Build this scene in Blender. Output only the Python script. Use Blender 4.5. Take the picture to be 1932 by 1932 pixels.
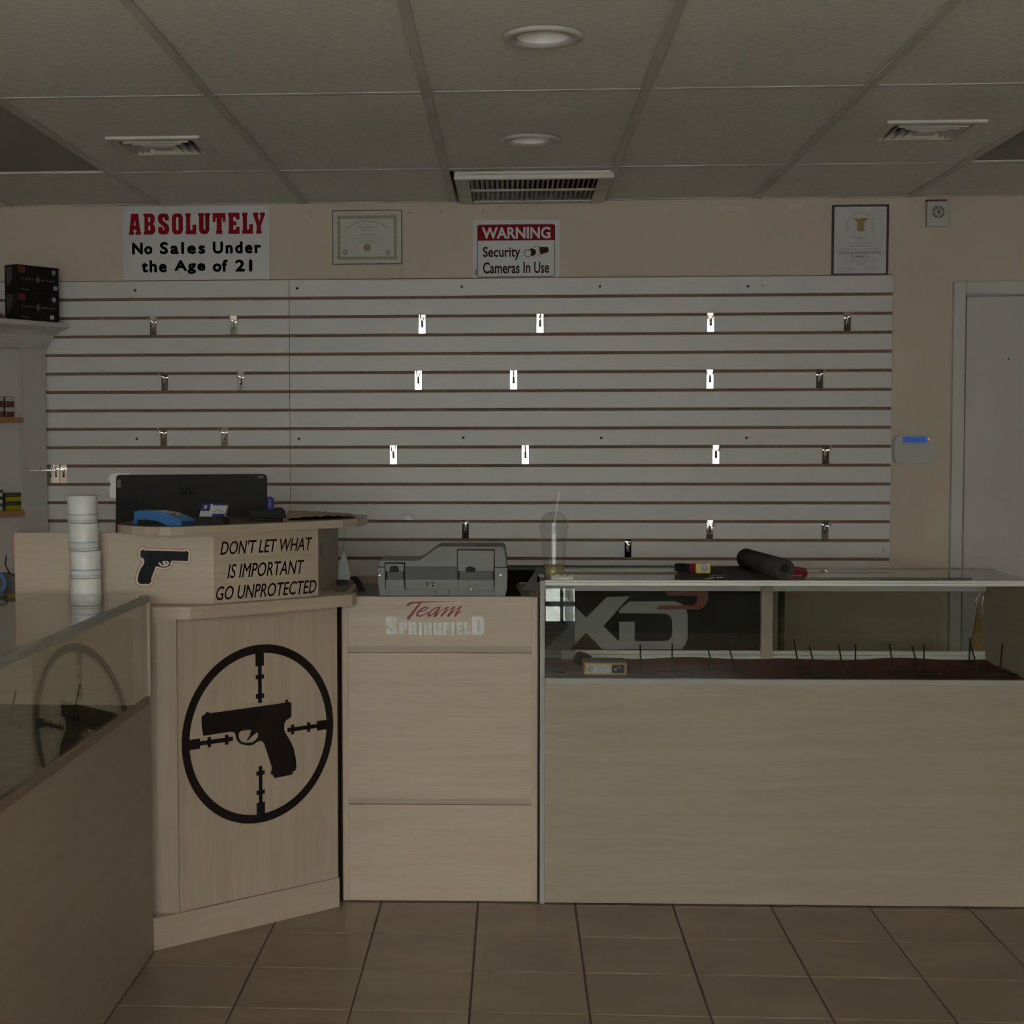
import bpy, bmesh, math, random
from mathutils import Matrix, Vector
from mathutils.geometry import tessellate_polygon
random.seed(7)
PI = math.pi
for o in list(bpy.data.objects):
    bpy.data.objects.remove(o)
SC = bpy.context.scene
COL = SC.collection

# ------------------------------------------------------------------ camera
F, CX, CY = 2901.1, 803.53, 975.65
YAW, PITCH, ROLL, CAMH = 0.0562, 0.0506, -0.0021, 1.4591
fw = Vector((-math.sin(YAW) * math.cos(PITCH), math.cos(YAW) * math.cos(PITCH), -math.sin(PITCH)))
rt = Vector((math.cos(YAW), math.sin(YAW), 0))
up = rt.cross(fw)
r2 = rt * math.cos(ROLL) + up * math.sin(ROLL)
u2 = -rt * math.sin(ROLL) + up * math.cos(ROLL)
cam_d = bpy.data.cameras.new('camera')
cam = bpy.data.objects.new('camera', cam_d)
COL.objects.link(cam)
m = Matrix.Identity(4)
for i in range(3):
    m[i][0], m[i][1], m[i][2] = r2[i], u2[i], -fw[i]
m[2][3] = CAMH
cam.matrix_world = m
cam_d.sensor_width = 36
cam_d.lens = F / 1932 * 36
cam_d.shift_x = (966 - CX) / 1932
cam_d.shift_y = (CY - 966) / 1932
cam_d.clip_start = 0.05
SC.camera = cam

# ------------------------------------------------------------------ world and light: overcast daylight through the shop front
wd = bpy.data.worlds.new('overcast_sky')
SC.world = wd
wd.use_nodes = True
bg = wd.node_tree.nodes['Background']
bg.inputs[0].default_value = (0.97, 0.98, 1.0, 1)
bg.inputs[1].default_value = 1.0
WX0, WX1, WZ0, WZ1, WY = -2.35, 1.95, 0.85, 2.39, -2.0      # shop window opening in the wall behind the camera
pl = bpy.data.lights.new('window_daylight', 'AREA')
pl.shape = 'RECTANGLE'
pl.size, pl.size_y = WX1 - WX0, WZ1 - WZ0
pl.cycles.is_portal = True
po = bpy.data.objects.new('window_daylight', pl)
COL.objects.link(po)
po.location = ((WX0 + WX1) / 2, WY - 0.16, (WZ0 + WZ1) / 2)
po.rotation_euler = (PI / 2, 0, 0)      # emits toward +Y
sl_ = bpy.data.lights.new('sun', 'SUN')     # high sun over the street: it lights the pavement, the added canopy keeps it out of the shop
sl_.energy = 4.0; sl_.angle = 0.01; sl_.color = (1.0, .97, .93)
so = bpy.data.objects.new('sun', sl_); COL.objects.link(so)
so.rotation_euler = (math.radians(36), math.radians(8), 0)
SC.view_settings.view_transform = 'Standard'
SC.view_settings.look = 'None'
SC.view_settings.gamma = 1
SC.view_settings.use_curve_mapping = False
SC.view_settings.exposure = 4.15
SC.cycles.use_denoising = True
SC.cycles.max_bounces = 10
SC.cycles.diffuse_bounces = 5
SC.cycles.glossy_bounces = 5
SC.cycles.transparent_max_bounces = 16
SC.cycles.sample_clamp_indirect = 8.0

# ------------------------------------------------------------------ materials
MATS = {}
def nodes(name):
    mt = bpy.data.materials.new(name)
    mt.use_nodes = True
    nt = mt.node_tree
    return mt, nt, nt.nodes['Principled BSDF']

def coords(nt, scale=(1, 1, 1), rot=(0, 0, 0)):
    tc = nt.nodes.new('ShaderNodeTexCoord')
    mp = nt.nodes.new('ShaderNodeMapping')
    mp.inputs['Scale'].default_value = scale
    mp.inputs['Rotation'].default_value = rot
    nt.links.new(tc.outputs['Object'], mp.inputs['Vector'])
    return mp.outputs['Vector']

def jitter(nt, v):
    oi = nt.nodes.new('ShaderNodeObjectInfo')
    ml = nt.nodes.new('ShaderNodeMath'); ml.operation = 'MULTIPLY'; ml.inputs[1].default_value = 37.0
    nt.links.new(oi.outputs['Random'], ml.inputs[0])
    ad = nt.nodes.new('ShaderNodeVectorMath'); ad.operation = 'ADD'
    nt.links.new(v, ad.inputs[0]); nt.links.new(ml.outputs[0], ad.inputs[1])
    return ad.outputs[0]

def plain(name, col, rough=0.5, metal=0.0, spec=0.5, var=0.06, scale=9.0, bump=0.0, bscale=300.0, coat=0.0):
    if name in MATS:
        return MATS[name]
    mt, nt, b = nodes(name)
    b.inputs['Roughness'].default_value = rough
    b.inputs['Metallic'].default_value = metal
    b.inputs['Specular IOR Level'].default_value = spec
    b.inputs['Coat Weight'].default_value = coat
    v = coords(nt)
    n = nt.nodes.new('ShaderNodeTexNoise')
    n.inputs['Scale'].default_value = scale
    n.inputs['Detail'].default_value = 4
    nt.links.new(v, n.inputs['Vector'])
    r = nt.nodes.new('ShaderNodeValToRGB')
    r.color_ramp.elements[0].position = 0.3
    r.color_ramp.elements[1].position = 0.7
    r.color_ramp.elements[0].color = tuple(c * (1 - var) for c in col) + (1,)
    r.color_ramp.elements[1].color = tuple(min(1, c * (1 + var)) for c in col) + (1,)
    nt.links.new(n.outputs['Fac'], r.inputs['Fac'])
    nt.links.new(r.outputs['Color'], b.inputs['Base Color'])
    if bump:
        n2 = nt.nodes.new('ShaderNodeTexNoise')
        n2.inputs['Scale'].default_value = bscale
        n2.inputs['Detail'].default_value = 3
        nt.links.new(v, n2.inputs['Vector'])
        bp = nt.nodes.new('ShaderNodeBump')
        bp.inputs['Strength'].default_value = bump
        bp.inputs['Distance'].default_value = 0.002
        nt.links.new(n2.outputs['Fac'], bp.inputs['Height'])
        nt.links.new(bp.outputs['Normal'], b.inputs['Normal'])
    MATS[name] = mt
    return mt

def wood(name, c1, c2, stretch=(1.2, 1.2, 14), rough=0.42, fine=0.5, spec=0.4):
    """laminate with fine grain; stretch is large across the grain"""
    if name in MATS:
        return MATS[name]
    mt, nt, b = nodes(name)
    b.inputs['Roughness'].default_value = rough
    b.inputs['Specular IOR Level'].default_value = spec
    v = coords(nt, stretch)
    n = nt.nodes.new('ShaderNodeTexNoise')
    n.inputs['Scale'].default_value = 2.2
    n.inputs['Detail'].default_value = 6
    n.inputs['Distortion'].default_value = 0.6
    nt.links.new(v, n.inputs['Vector'])
    v2 = coords(nt, tuple(s * 4 for s in stretch))
    n2 = nt.nodes.new('ShaderNodeTexNoise')
    n2.inputs['Scale'].default_value = 3
    n2.inputs['Detail'].default_value = 3
    nt.links.new(v2, n2.inputs['Vector'])
    mx = nt.nodes.new('ShaderNodeMath')
    mx.operation = 'MULTIPLY_ADD'
    mx.inputs[1].default_value = fine
    nt.links.new(n2.outputs['Fac'], mx.inputs[0])
    nt.links.new(n.outputs['Fac'], mx.inputs[2])
    r = nt.nodes.new('ShaderNodeValToRGB')
    r.color_ramp.elements[0].position = 0.45
    r.color_ramp.elements[1].position = 0.95
    r.color_ramp.elements[0].color = c2 + (1,)
    r.color_ramp.elements[1].color = c1 + (1,)
    nt.links.new(mx.outputs[0], r.inputs['Fac'])
    nt.links.new(r.outputs['Color'], b.inputs['Base Color'])
    MATS[name] = mt
    return mt

def glass(name, tint=(0.9, 0.94, 0.92), ior=1.5, boost=0.0, rough=0.0):
    if name in MATS:
        return MATS[name]
    mt, nt, b = nodes(name)
    nt.nodes.remove(b)
    out = nt.nodes['Material Output']
    tr = nt.nodes.new('ShaderNodeBsdfTransparent')
    tr.inputs[0].default_value = tint + (1,)
    gl = nt.nodes.new('ShaderNodeBsdfGlossy')
    gl.inputs['Roughness'].default_value = rough
    lw = nt.nodes.new('ShaderNodeLayerWeight')          # Schlick reflectance, same from both faces of the sheet
    lw.inputs['Blend'].default_value = 0.5
    pw = nt.nodes.new('ShaderNodeMath'); pw.operation = 'POWER'; pw.inputs[1].default_value = 5.0
    nt.links.new(lw.outputs['Facing'], pw.inputs[0])
    f0 = ((ior - 1) / (ior + 1)) ** 2
    fr = nt.nodes.new('ShaderNodeMath'); fr.operation = 'MULTIPLY_ADD'; fr.inputs[1].default_value = 1 - f0; fr.inputs[2].default_value = f0
    nt.links.new(pw.outputs[0], fr.inputs[0])
    n = nt.nodes.new('ShaderNodeTexNoise')           # faint smears on the pane
    n.inputs['Scale'].default_value = 6
    v = coords(nt)
    nt.links.new(v, n.inputs['Vector'])
    ad = nt.nodes.new('ShaderNodeMath')
    ad.operation = 'MULTIPLY_ADD'
    ad.inputs[1].default_value = 0.02
    ad.inputs[2].default_value = boost
    nt.links.new(n.outputs['Fac'], ad.inputs[0])
    ad2 = nt.nodes.new('ShaderNodeMath')
    ad2.operation = 'ADD'
    ad2.use_clamp = True
    nt.links.new(ad.outputs[0], ad2.inputs[0])
    nt.links.new(fr.outputs[0], ad2.inputs[1])
    mx = nt.nodes.new('ShaderNodeMixShader')
    nt.links.new(ad2.outputs[0], mx.inputs[0])
    nt.links.new(tr.outputs[0], mx.inputs[1])
    nt.links.new(gl.outputs[0], mx.inputs[2])
    nt.links.new(mx.outputs[0], out.inputs['Surface'])
    MATS[name] = mt
    return mt

def ceiling_tile_mat():
    mt, nt, b = nodes('fissured_ceiling_tile')
    b.inputs['Roughness'].default_value = 0.9
    b.inputs['Specular IOR Level'].default_value = 0.15
    v = coords(nt)
    v = jitter(nt, v)
    big = nt.nodes.new('ShaderNodeTexNoise'); big.inputs['Scale'].default_value = 1.6
    nt.links.new(v, big.inputs['Vector'])
    sm = nt.nodes.new('ShaderNodeTexNoise'); sm.inputs['Scale'].default_value = 95; sm.inputs['Detail'].default_value = 3
    v2 = coords(nt, (0.45, 1.4, 1))
    nt.links.new(v2, sm.inputs['Vector'])
    mul = nt.nodes.new('ShaderNodeMath'); mul.operation = 'MULTIPLY_ADD'; mul.inputs[1].default_value = 0.35
    nt.links.new(big.outputs['Fac'], mul.inputs[0])
    nt.links.new(sm.outputs['Fac'], mul.inputs[2])
    r = nt.nodes.new('ShaderNodeValToRGB')
    r.color_ramp.elements[0].position = 0.5; r.color_ramp.elements[1].position = 0.85
    r.color_ramp.elements[0].color = (0.70, 0.71, 0.66, 1)
    r.color_ramp.elements[1].color = (0.88, 0.85, 0.80, 1)
    nt.links.new(mul.outputs[0], r.inputs['Fac'])
    nt.links.new(r.outputs['Color'], b.inputs['Base Color'])
    bp = nt.nodes.new('ShaderNodeBump'); bp.inputs['Strength'].default_value = 0.35; bp.inputs['Distance'].default_value = 0.003
    nt.links.new(sm.outputs['Fac'], bp.inputs['Height'])
    nt.links.new(bp.outputs['Normal'], b.inputs['Normal'])
    return mt

def floor_tile_mat():
    mt, nt, b = nodes('brown_ceramic_tile')
    b.inputs['Roughness'].default_value = 0.27
    b.inputs['Specular IOR Level'].default_value = 0.5
    v = jitter(nt, coords(nt, (1.0, 1.9, 1)))
    n = nt.nodes.new('ShaderNodeTexNoise'); n.inputs['Scale'].default_value = 3.0; n.inputs['Detail'].default_value = 3; n.inputs['Roughness'].default_value = 0.5
    nt.links.new(v, n.inputs['Vector'])
    r = nt.nodes.new('ShaderNodeValToRGB')
    r.color_ramp.elements[0].position = 0.15; r.color_ramp.elements[1].position = 0.85
    r.color_ramp.elements[0].color = (0.17, 0.12, 0.075, 1)
    r.color_ramp.elements[1].color = (0.30, 0.235, 0.165, 1)
    nt.links.new(n.outputs['Fac'], r.inputs['Fac'])
    nt.links.new(r.outputs['Color'], b.inputs['Base Color'])
    r3 = nt.nodes.new('ShaderNodeMapRange'); r3.inputs['To Min'].default_value = 0.30; r3.inputs['To Max'].default_value = 0.36
    nt.links.new(n.outputs['Fac'], r3.inputs['Value'])
    nt.links.new(r3.outputs[0], b.inputs['Roughness'])
    return mt

def emit(name, col, st, dark=None):
    mt, nt, b = nodes(name)
    b.inputs['Base Color'].default_value = (0.02, 0.02, 0.03, 1)
    b.inputs['Emission Color'].default_value = col + (1,)
    b.inputs['Emission Strength'].default_value = st
    MATS[name] = mt
    return mt

mCEIL = ceiling_tile_mat()
mFLOOR = floor_tile_mat()
mTEE = plain('painted_ceiling_tee', (0.60, 0.575, 0.52), 0.6, var=0.08, scale=5)
mVENT = plain('cream_vent_metal', (0.64, 0.62, 0.54), 0.5)
mVENTD = plain('vent_dark_void', (0.02, 0.018, 0.016), 0.8)
mTROFFER = plain('unlit_smoked_diffuser', (0.36, 0.345, 0.32), 0.75, spec=0.2)
mCAN = plain('white_can_trim', (0.56, 0.54, 0.50), 0.45)
mCANI = plain('bright_can_cone', (0.9, 0.89, 0.84), 0.35)
mWALL = plain('tan_wall_paint', (0.56, 0.478, 0.375), 0.8, spec=0.2, var=0.04, scale=2.5, bump=0.15, bscale=120)
mPATCH = plain('pale_patch_paint', (0.60, 0.54, 0.44), 0.8)
mSLAT = plain('pale_grey_melamine', (0.57, 0.553, 0.525), 0.42, var=0.02, scale=2)
mMDF = plain('brown_mdf_groove', (0.19, 0.115, 0.08), 0.7, var=0.15, scale=40)
mDARKHOLE = plain('dark_screw_head', (0.05, 0.04, 0.035), 0.5)
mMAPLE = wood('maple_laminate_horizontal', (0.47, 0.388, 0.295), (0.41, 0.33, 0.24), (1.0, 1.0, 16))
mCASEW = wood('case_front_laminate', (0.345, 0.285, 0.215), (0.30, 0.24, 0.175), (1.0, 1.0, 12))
mMAPLEV = wood('maple_laminate_vertical', (0.46, 0.378, 0.285), (0.40, 0.32, 0.23), (14, 14, 0.9))
mMAPLED = wood('maple_edge_band', (0.38, 0.32, 0.245), (0.34, 0.28, 0.21), (1, 1, 16))
mEDGE = wood('maple_counter_edge', (0.48, 0.40, 0.30), (0.42, 0.34, 0.25), (1, 1, 20), rough=0.3)
mBROWN = plain('dark_brown_laminate', (0.11, 0.085, 0.055), 0.5)
mCTOP = plain('glossy_brown_counter_top', (0.17, 0.12, 0.09), 0.25)
mREDGAP = plain('dark_red_gap_strip', (0.05, 0.008, 0.009), 0.6)
mALU = plain('satin_aluminium', (0.62, 0.615, 0.58), 0.5, metal=0.15, var=0.02)
mALUD = plain('dull_grey_aluminium_post', (0.33, 0.32, 0.29), 0.55, metal=0.1)
mBRONZE = plain('brown_rail', (0.22, 0.155, 0.11), 0.5)
mCHROME = plain('polished_chrome', (0.88, 0.87, 0.84), 0.06, metal=1.0, var=0.01)
mCHROMER = plain('scuffed_chrome', (0.8, 0.79, 0.75), 0.16, metal=1.0, var=0.03)
mGLASS = glass('clear_case_glass', (0.93, 0.94, 0.925))
mGLASSD = glass('tinted_sliding_glass', (0.84, 0.86, 0.84))
mGLASSW = glass('shop_window_glass', (0.97, 0.98, 0.97))
mCUPG = glass('clear_plastic_cup', (0.93, 0.94, 0.92), 1.38, 0.02)
mLIQ = plain('pale_tea_liquid', (0.30, 0.24, 0.12), 0.15)
mLOOSEPANE = glass('reflecting_loose_pane', (0.80, 0.82, 0.82), 1.5, 0.05)
mBLACK = plain('black_vinyl', (0.016, 0.011, 0.009), 0.6, spec=0.12)
mBLACKP = plain('black_plastic', (0.02, 0.02, 0.018), 0.55, spec=0.12)
mBLACKM = plain('matte_black_rubber', (0.045, 0.044, 0.04), 0.85, spec=0.2)
mBLACKC = plain('black_case_interior', (0.008, 0.007, 0.006), 0.9, spec=0.1)
mCHAR = plain('charcoal_panel', (0.06, 0.06, 0.055), 0.6)
mGREYP = plain('grey_moulded_plastic', (0.19, 0.195, 0.185), 0.55, var=0.05, bump=0.2, bscale=500)
mGREYPD = plain('grey_plastic_recess_shade', (0.085, 0.088, 0.084), 0.6, bump=0.2, bscale=500)  # the same grey plastic darkened, painting shade into the recesses
mWHITE = plain('white_sign_board', (0.56, 0.56, 0.54), 0.45, var=0.01)
mRED = plain('red_sign_print', (0.26, 0.004, 0.014), 0.6, spec=0.12)
mINK = plain('near_black_ink', (0.018, 0.010, 0.014), 0.6, spec=0.15)
mMAROONV = plain('dark_maroon_vinyl', (0.045, 0.008, 0.009), 0.6, spec=0.15)
mWHITEP = plain('off_white_plastic', (0.46, 0.455, 0.43), 0.35)
mDOOR = plain('white_door_paint', (0.50, 0.475, 0.45), 0.45, var=0.015)
mTRIM = plain('white_trim_paint', (0.53, 0.515, 0.485), 0.4, var=0.02)
mCAB = plain('white_cabinet_paint', (0.50, 0.475, 0.435), 0.5, var=0.03, scale=3)
mOAK = wood('orange_oak_shelf', (0.42, 0.22, 0.09), (0.31, 0.155, 0.06), (10, 1, 10))
mCERT = plain('certificate_paper', (0.46, 0.455, 0.39), 0.5, var=0.02)
mCERTB = plain('certificate_border_print', (0.30, 0.245, 0.175), 0.6)
mCERTI = plain('grey_brown_print', (0.14, 0.125, 0.10), 0.6)
mGOLD = plain('gold_seal_print', (0.28, 0.19, 0.06), 0.5)
mGOLD2 = plain('pale_gold_ring_print', (0.40, 0.31, 0.22), 0.5)
mPAPER = plain('white_paper', (0.50, 0.50, 0.50), 0.6, var=0.01)
mFRAME = plain('dark_burgundy_frame', (0.045, 0.012, 0.014), 0.4)
mFRAMEB = plain('thin_brown_frame', (0.08, 0.045, 0.035), 0.5)
mMAROON = plain('maroon_display_cloth', (0.12, 0.028, 0.028), 0.9, spec=0.1, var=0.15, scale=25, bump=0.5, bscale=60)
mCREAMST = plain('cream_sticker_base', (0.60, 0.50, 0.385), 0.4)
mREDST = plain('red_outline_print', (0.32, 0.045, 0.035), 0.5)
mBLUEBLK = plain('blue_black_vinyl', (0.011, 0.012, 0.015), 0.5, spec=0.12)
mROLL = plain('white_receipt_paper', (0.70, 0.72, 0.70), 0.35, var=0.01)
mROLLB = plain('blue_band_print', (0.36, 0.44, 0.54), 0.4)
mROLLG = plain('grey_band_print', (0.24, 0.24, 0.235), 0.5)
mBLUE = plain('bright_blue_plastic', (0.03, 0.15, 0.38), 0.35)
mBLUEN = plain('navy_blue_plastic', (0.02, 0.03, 0.16), 0.4)
mKEYS = plain('pale_keypad_keys', (0.40, 0.38, 0.48), 0.5)
mGREEN = plain('green_key', (0.05, 0.28, 0.14), 0.5)
mYEL = plain('yellow_key', (0.5, 0.36, 0.04), 0.5)
mYELBOX = plain('orange_yellow_card', (0.42, 0.25, 0.04), 0.55)
mYELLOW = plain('ammo_box_yellow', (0.38, 0.29, 0.0), 0.5)
mDGREEN = plain('ammo_box_green', (0.035, 0.065, 0.018), 0.5)
mREDBOX = plain('dark_red_carton', (0.13, 0.012, 0.018), 0.45)
mDRED = plain('ammo_box_dark_red', (0.11, 0.03, 0.022), 0.5)
mBLKBOX = plain('glossy_black_carton', (0.010, 0.008, 0.009), 0.5, spec=0.2)
mGREYPR = plain('grey_print', (0.24, 0.24, 0.22), 0.5)
mXDGREY = plain('silver_grey_vinyl', (0.26, 0.265, 0.245), 0.55)
mXDRED = plain('brick_red_vinyl', (0.22, 0.045, 0.035), 0.55)
mXDBACK = plain('smoky_black_panel', (0.018, 0.018, 0.015), 0.6, spec=0.12, var=0.35, scale=7)
mSILVER = plain('silver_foil_vinyl', (0.42, 0.43, 0.40), 0.45, metal=0.3, var=0.12, scale=14)
mTEAMRED = plain('faded_red_vinyl', (0.24, 0.05, 0.05), 0.5)
mPINKW = plain('pale_pink_outline', (0.62, 0.47, 0.40), 0.5)
mKRAFT = plain('brown_kraft_paper', (0.40, 0.29, 0.21), 0.8, var=0.12, scale=30)
mPINE = wood('yellow_pine_stick', (0.55, 0.37, 0.14), (0.43, 0.26, 0.08), (18, 18, 1.5))
mCREASE = plain('crumpled_clear_wrap', (0.55, 0.54, 0.42), 0.25, var=0.25, scale=90, bump=1.0, bscale=120)
mPINK = plain('pink_paper_edge', (0.55, 0.16, 0.15), 0.6)
mTAPEBL = plain('painter_tape_blue', (0.10, 0.19, 0.38), 0.6)
mGREYO = plain('olive_grey_plastic', (0.13, 0.13, 0.115), 0.6)
mBLACKSW = plain('black_terrycloth', (0.02, 0.02, 0.02), 0.95)
mYTOOL = plain('tool_yellow', (0.50, 0.42, 0.03), 0.35)
mREDTOOL = plain('tool_red', (0.25, 0.012, 0.03), 0.4)
mGROUT = plain('brown_grout', (0.13, 0.085, 0.065), 0.8)
mASPH = plain('sidewalk_concrete', (0.52, 0.50, 0.46), 0.9, var=0.1, scale=1.5)
mASPH2 = plain('parking_asphalt', (0.16, 0.165, 0.18), 0.9, var=0.15, scale=2)
mFACADE = plain('cream_facade', (0.66, 0.66, 0.62), 0.8)
mFRAMEAL = plain('shop_front_aluminium', (0.35, 0.37, 0.38), 0.45, metal=0.4)
mLCD = emit('blue_lcd_backlight', (0.05, 0.25, 1.0), 0.011)
mLCDTXT = emit('lcd_dark_text', (0.05, 0.25, 1.0), 0.004)
mLED = emit('red_led', (0.9, 0.12, 0.1), 0.06)

# ------------------------------------------------------------------ mesh helpers
WM = {}
class MB:
    """collects geometry (in world or given frame) for ONE mesh object"""
    def __init__(s, M=None):
        s.bm = bmesh.new(); s.M = M or Matrix.Identity(4); s.smooth = False
    def add(s, vs, fs):
        bv = [s.bm.verts.new(s.M @ Vector(v)) for v in vs]
        out = []
        for f in fs:
            try:
                out.append(s.bm.faces.new([bv[i] for i in f]))
            except ValueError:
                pass
        return bv, out
    def box(s, x0, x1, y0, y1, z0, z1, bev=0.0, seg=2):
        vs = [(x, y, z) for x in (x0, x1) for y in (y0, y1) for z in (z0, z1)]
        fs = [(0, 1, 3, 2), (4, 6, 7, 5), (0, 4, 5, 1), (2, 3, 7, 6), (0, 2, 6, 4), (1, 5, 7, 3)]
        bv, bf = s.add(vs, fs)
        if bev > 0:
            es = list({e for f in bf for e in f.edges})
            bmesh.ops.bevel(s.bm, geom=es, offset=bev, segments=seg, profile=0.7, affect='EDGES', clamp_overlap=True)
        return s
    def prism(s, poly, a, b, axis='z', bev=0.0):
        """poly of 2-D points extruded from a to b along axis; for axis y points are (x,z), for axis x (y,z)"""
        def P(p, t):
            return (p[0], p[1], t) if axis == 'z' else ((p[0], t, p[1]) if axis == 'y' else (t, p[0], p[1]))
        n = len(poly)
        tri = tessellate_polygon([[Vector((p[0], p[1], 0)) for p in poly]])
        vs = [P(p, a) for p in poly] + [P(p, b) for p in poly]
        fs = [tuple(t) for t in tri] + [tuple(i + n for i in reversed(t)) for t in tri]
        fs += [(i, (i + 1) % n, (i + 1) % n + n, i + n) for i in range(n)]
        s.add(vs, fs)
        return s
    def flat(s, outer, holes, fr, d=0.0006):
        """flat print: polygon with holes on frame fr(u,v,d)"""
        loops = [[Vector((p[0], p[1], 0)) for p in outer]] + [[Vector((p[0], p[1], 0)) for p in h] for h in holes]
        pts = [p for l in loops for p in l]
        tri = tessellate_polygon(loops)
        s.add([fr(p.x, p.y, d) for p in pts], [tuple(t) for t in tri])
        return s
    def rect(s, u0, v0, u1, v1, fr, d=0.0006):
        s.add([fr(u0, v0, d), fr(u1, v0, d), fr(u1, v1, d), fr(u0, v1, d)], [(0, 1, 2, 3)])
        return s
    def disc(s, u, v, r, fr, d=0.0006, n=20, r_in=0.0, sx=1.0):
        o = [(u + sx * r * math.cos(2 * PI * i / n), v + r * math.sin(2 * PI * i / n)) for i in range(n)]
        if r_in > 0:
            q = [(u + sx * r_in * math.cos(2 * PI * i / n), v + r_in * math.sin(2 * PI * i / n)) for i in range(n)]
            s.add([fr(a, b, d) for a, b in o + q], [(i, (i + 1) % n, (i + 1) % n + n, i + n) for i in range(n)])
        else:
            s.add([fr(a, b, d) for a, b in o], [tuple(range(n))])
        return s
    def stroke(s, pts, w, fr, d=0.0006, closed=False):
        n = len(pts)
        ws = w if isinstance(w, (list, tuple)) else [w] * n
        rng = range(n if closed else n - 1)
        for i in rng:
            a, b = Vector(pts[i]), Vector(pts[(i + 1) % n])
            if (b - a).length < 1e-7:
                continue
            t = (b - a).normalized(); nn = Vector((-t.y, t.x))
            wa, wb = ws[i] / 2, ws[(i + 1) % n] / 2
            q = [a + nn * wa, a - nn * wa, b - nn * wb, b + nn * wb]
            s.add([fr(p.x, p.y, d) for p in q], [(0, 1, 2, 3)])
        for i, p in enumerate(pts):
            s.disc(p[0], p[1], ws[i] / 2, fr, d, 8)
        return s
    def tube(s, pts, r, n=8, cap=True, radii=None):
        pts = [Vector(p) for p in pts]
        rings = []
        prev = None
        for i, p in enumerate(pts):
            if i == 0: t = pts[1] - pts[0]
            elif i == len(pts) - 1: t = pts[-1] - pts[-2]
            else: t = (pts[i + 1] - pts[i]).normalized() + (pts[i] - pts[i - 1]).normalized()
            t.normalize()
            ref = prev if prev is not None else (Vector((0, 0, 1)) if abs(t.z) < 0.9 else Vector((1, 0, 0)))
            a = (ref - t * ref.dot(t)).normalized(); b = t.cross(a); prev = a
            rr = radii[i] if radii else r
            rings.append([s.bm.verts.new(s.M @ (p + (a * math.cos(2 * PI * k / n) + b * math.sin(2 * PI * k / n)) * rr)) for k in range(n)])
        for i in range(len(rings) - 1):
            for k in range(n):
                f = s.bm.faces.new([rings[i][k], rings[i][(k + 1) % n], rings[i + 1][(k + 1) % n], rings[i + 1][k]]); f.smooth = True
        if cap:
            s.bm.faces.new(list(reversed(rings[0]))); s.bm.faces.new(rings[-1])
        return s
    def lathe(s, prof, c=(0, 0, 0), n=32, axis='z', smooth=True):
        """prof: list of (r, h)"""
        rings = []
        for r, h in prof:
            row = []
            if r < 1e-6:
                p = {'z': (0, 0, h), 'y': (0, h, 0), 'x': (h, 0, 0)}[axis]
                row = [s.bm.verts.new(s.M @ (Vector(p) + Vector(c)))]
            else:
                for k in range(n):
                    a = 2 * PI * k / n
                    q = {'z': (r * math.cos(a), r * math.sin(a), h), 'y': (r * math.cos(a), h, r * math.sin(a)), 'x': (h, r * math.cos(a), r * math.sin(a))}[axis]
                    row.append(s.bm.verts.new(s.M @ (Vector(q) + Vector(c))))
            rings.append(row)
        for i in range(len(rings) - 1):
            A, B = rings[i], rings[i + 1]
            if len(A) == 1 and len(B) == 1: continue
            for k in range(n):
                k2 = (k + 1) % n
                vs = [A[0], B[k], B[k2]] if len(A) == 1 else ([A[k], B[0], A[k2]] if len(B) == 1 else [A[k], A[k2], B[k2], B[k]])
                f = s.bm.faces.new(vs); f.smooth = smooth
        return s
    def text(s, string, u0, v0, u1, v1, fr, off=0.0, shear=0.0, d=0.0008, arc=None, spacing=1.0):
        cu = bpy.data.curves.new('lettering', 'FONT')
        cu.body = string; cu.size = 1; cu.offset = off; cu.shear = shear; cu.space_character = spacing
        cu.resolution_u = 3
        ob = bpy.data.objects.new('lettering', cu)
        COL.objects.link(ob)
        dg = bpy.context.evaluated_depsgraph_get()
        me = bpy.data.meshes.new_from_object(ob.evaluated_get(dg))
        xs = [v.co.x for v in me.vertices]; ys = [v.co.y for v in me.vertices]
        if xs:
            ax, bx, ay, by = min(xs), max(xs), min(ys), max(ys)
            vs = []
            for v in me.vertices:
                p = (v.co.x - ax) / (bx - ax); q = (v.co.y - ay) / (by - ay)
                if arc is None:
                    vs.append(fr(u0 + p * (u1 - u0), v0 + q * (v1 - v0), d))
                else:                      # lay the line on a circle arc: (cu, cv, r, a0, a1, h)
                    cu_, cv_, R, a0, a1, h = arc
                    a = a0 + (a1 - a0) * p; rr = R + (q * h if a0 > a1 else -q * h)
                    vs.append(fr(cu_ + rr * math.cos(a), cv_ + rr * math.sin(a), d))
            s.add(vs, [tuple(p.vertices) for p in me.polygons])
        bpy.data.objects.remove(ob); bpy.data.meshes.remove(me); bpy.data.curves.remove(cu)
        return s
    def bold(s, string, u0, v0, u1, v1, fr, w=.001, **k):
        for du, dv in ((0, 0), (1, 0), (-1, 0), (0, 1), (0, -1), (.7, .7), (-.7, .7), (.7, -.7), (-.7, -.7)):
            du *= w; dv *= w
            s.text(string, u0 + w + du, v0 + w + dv, u1 - w + du, v1 - w + dv, fr, **k)
        return s
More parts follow.
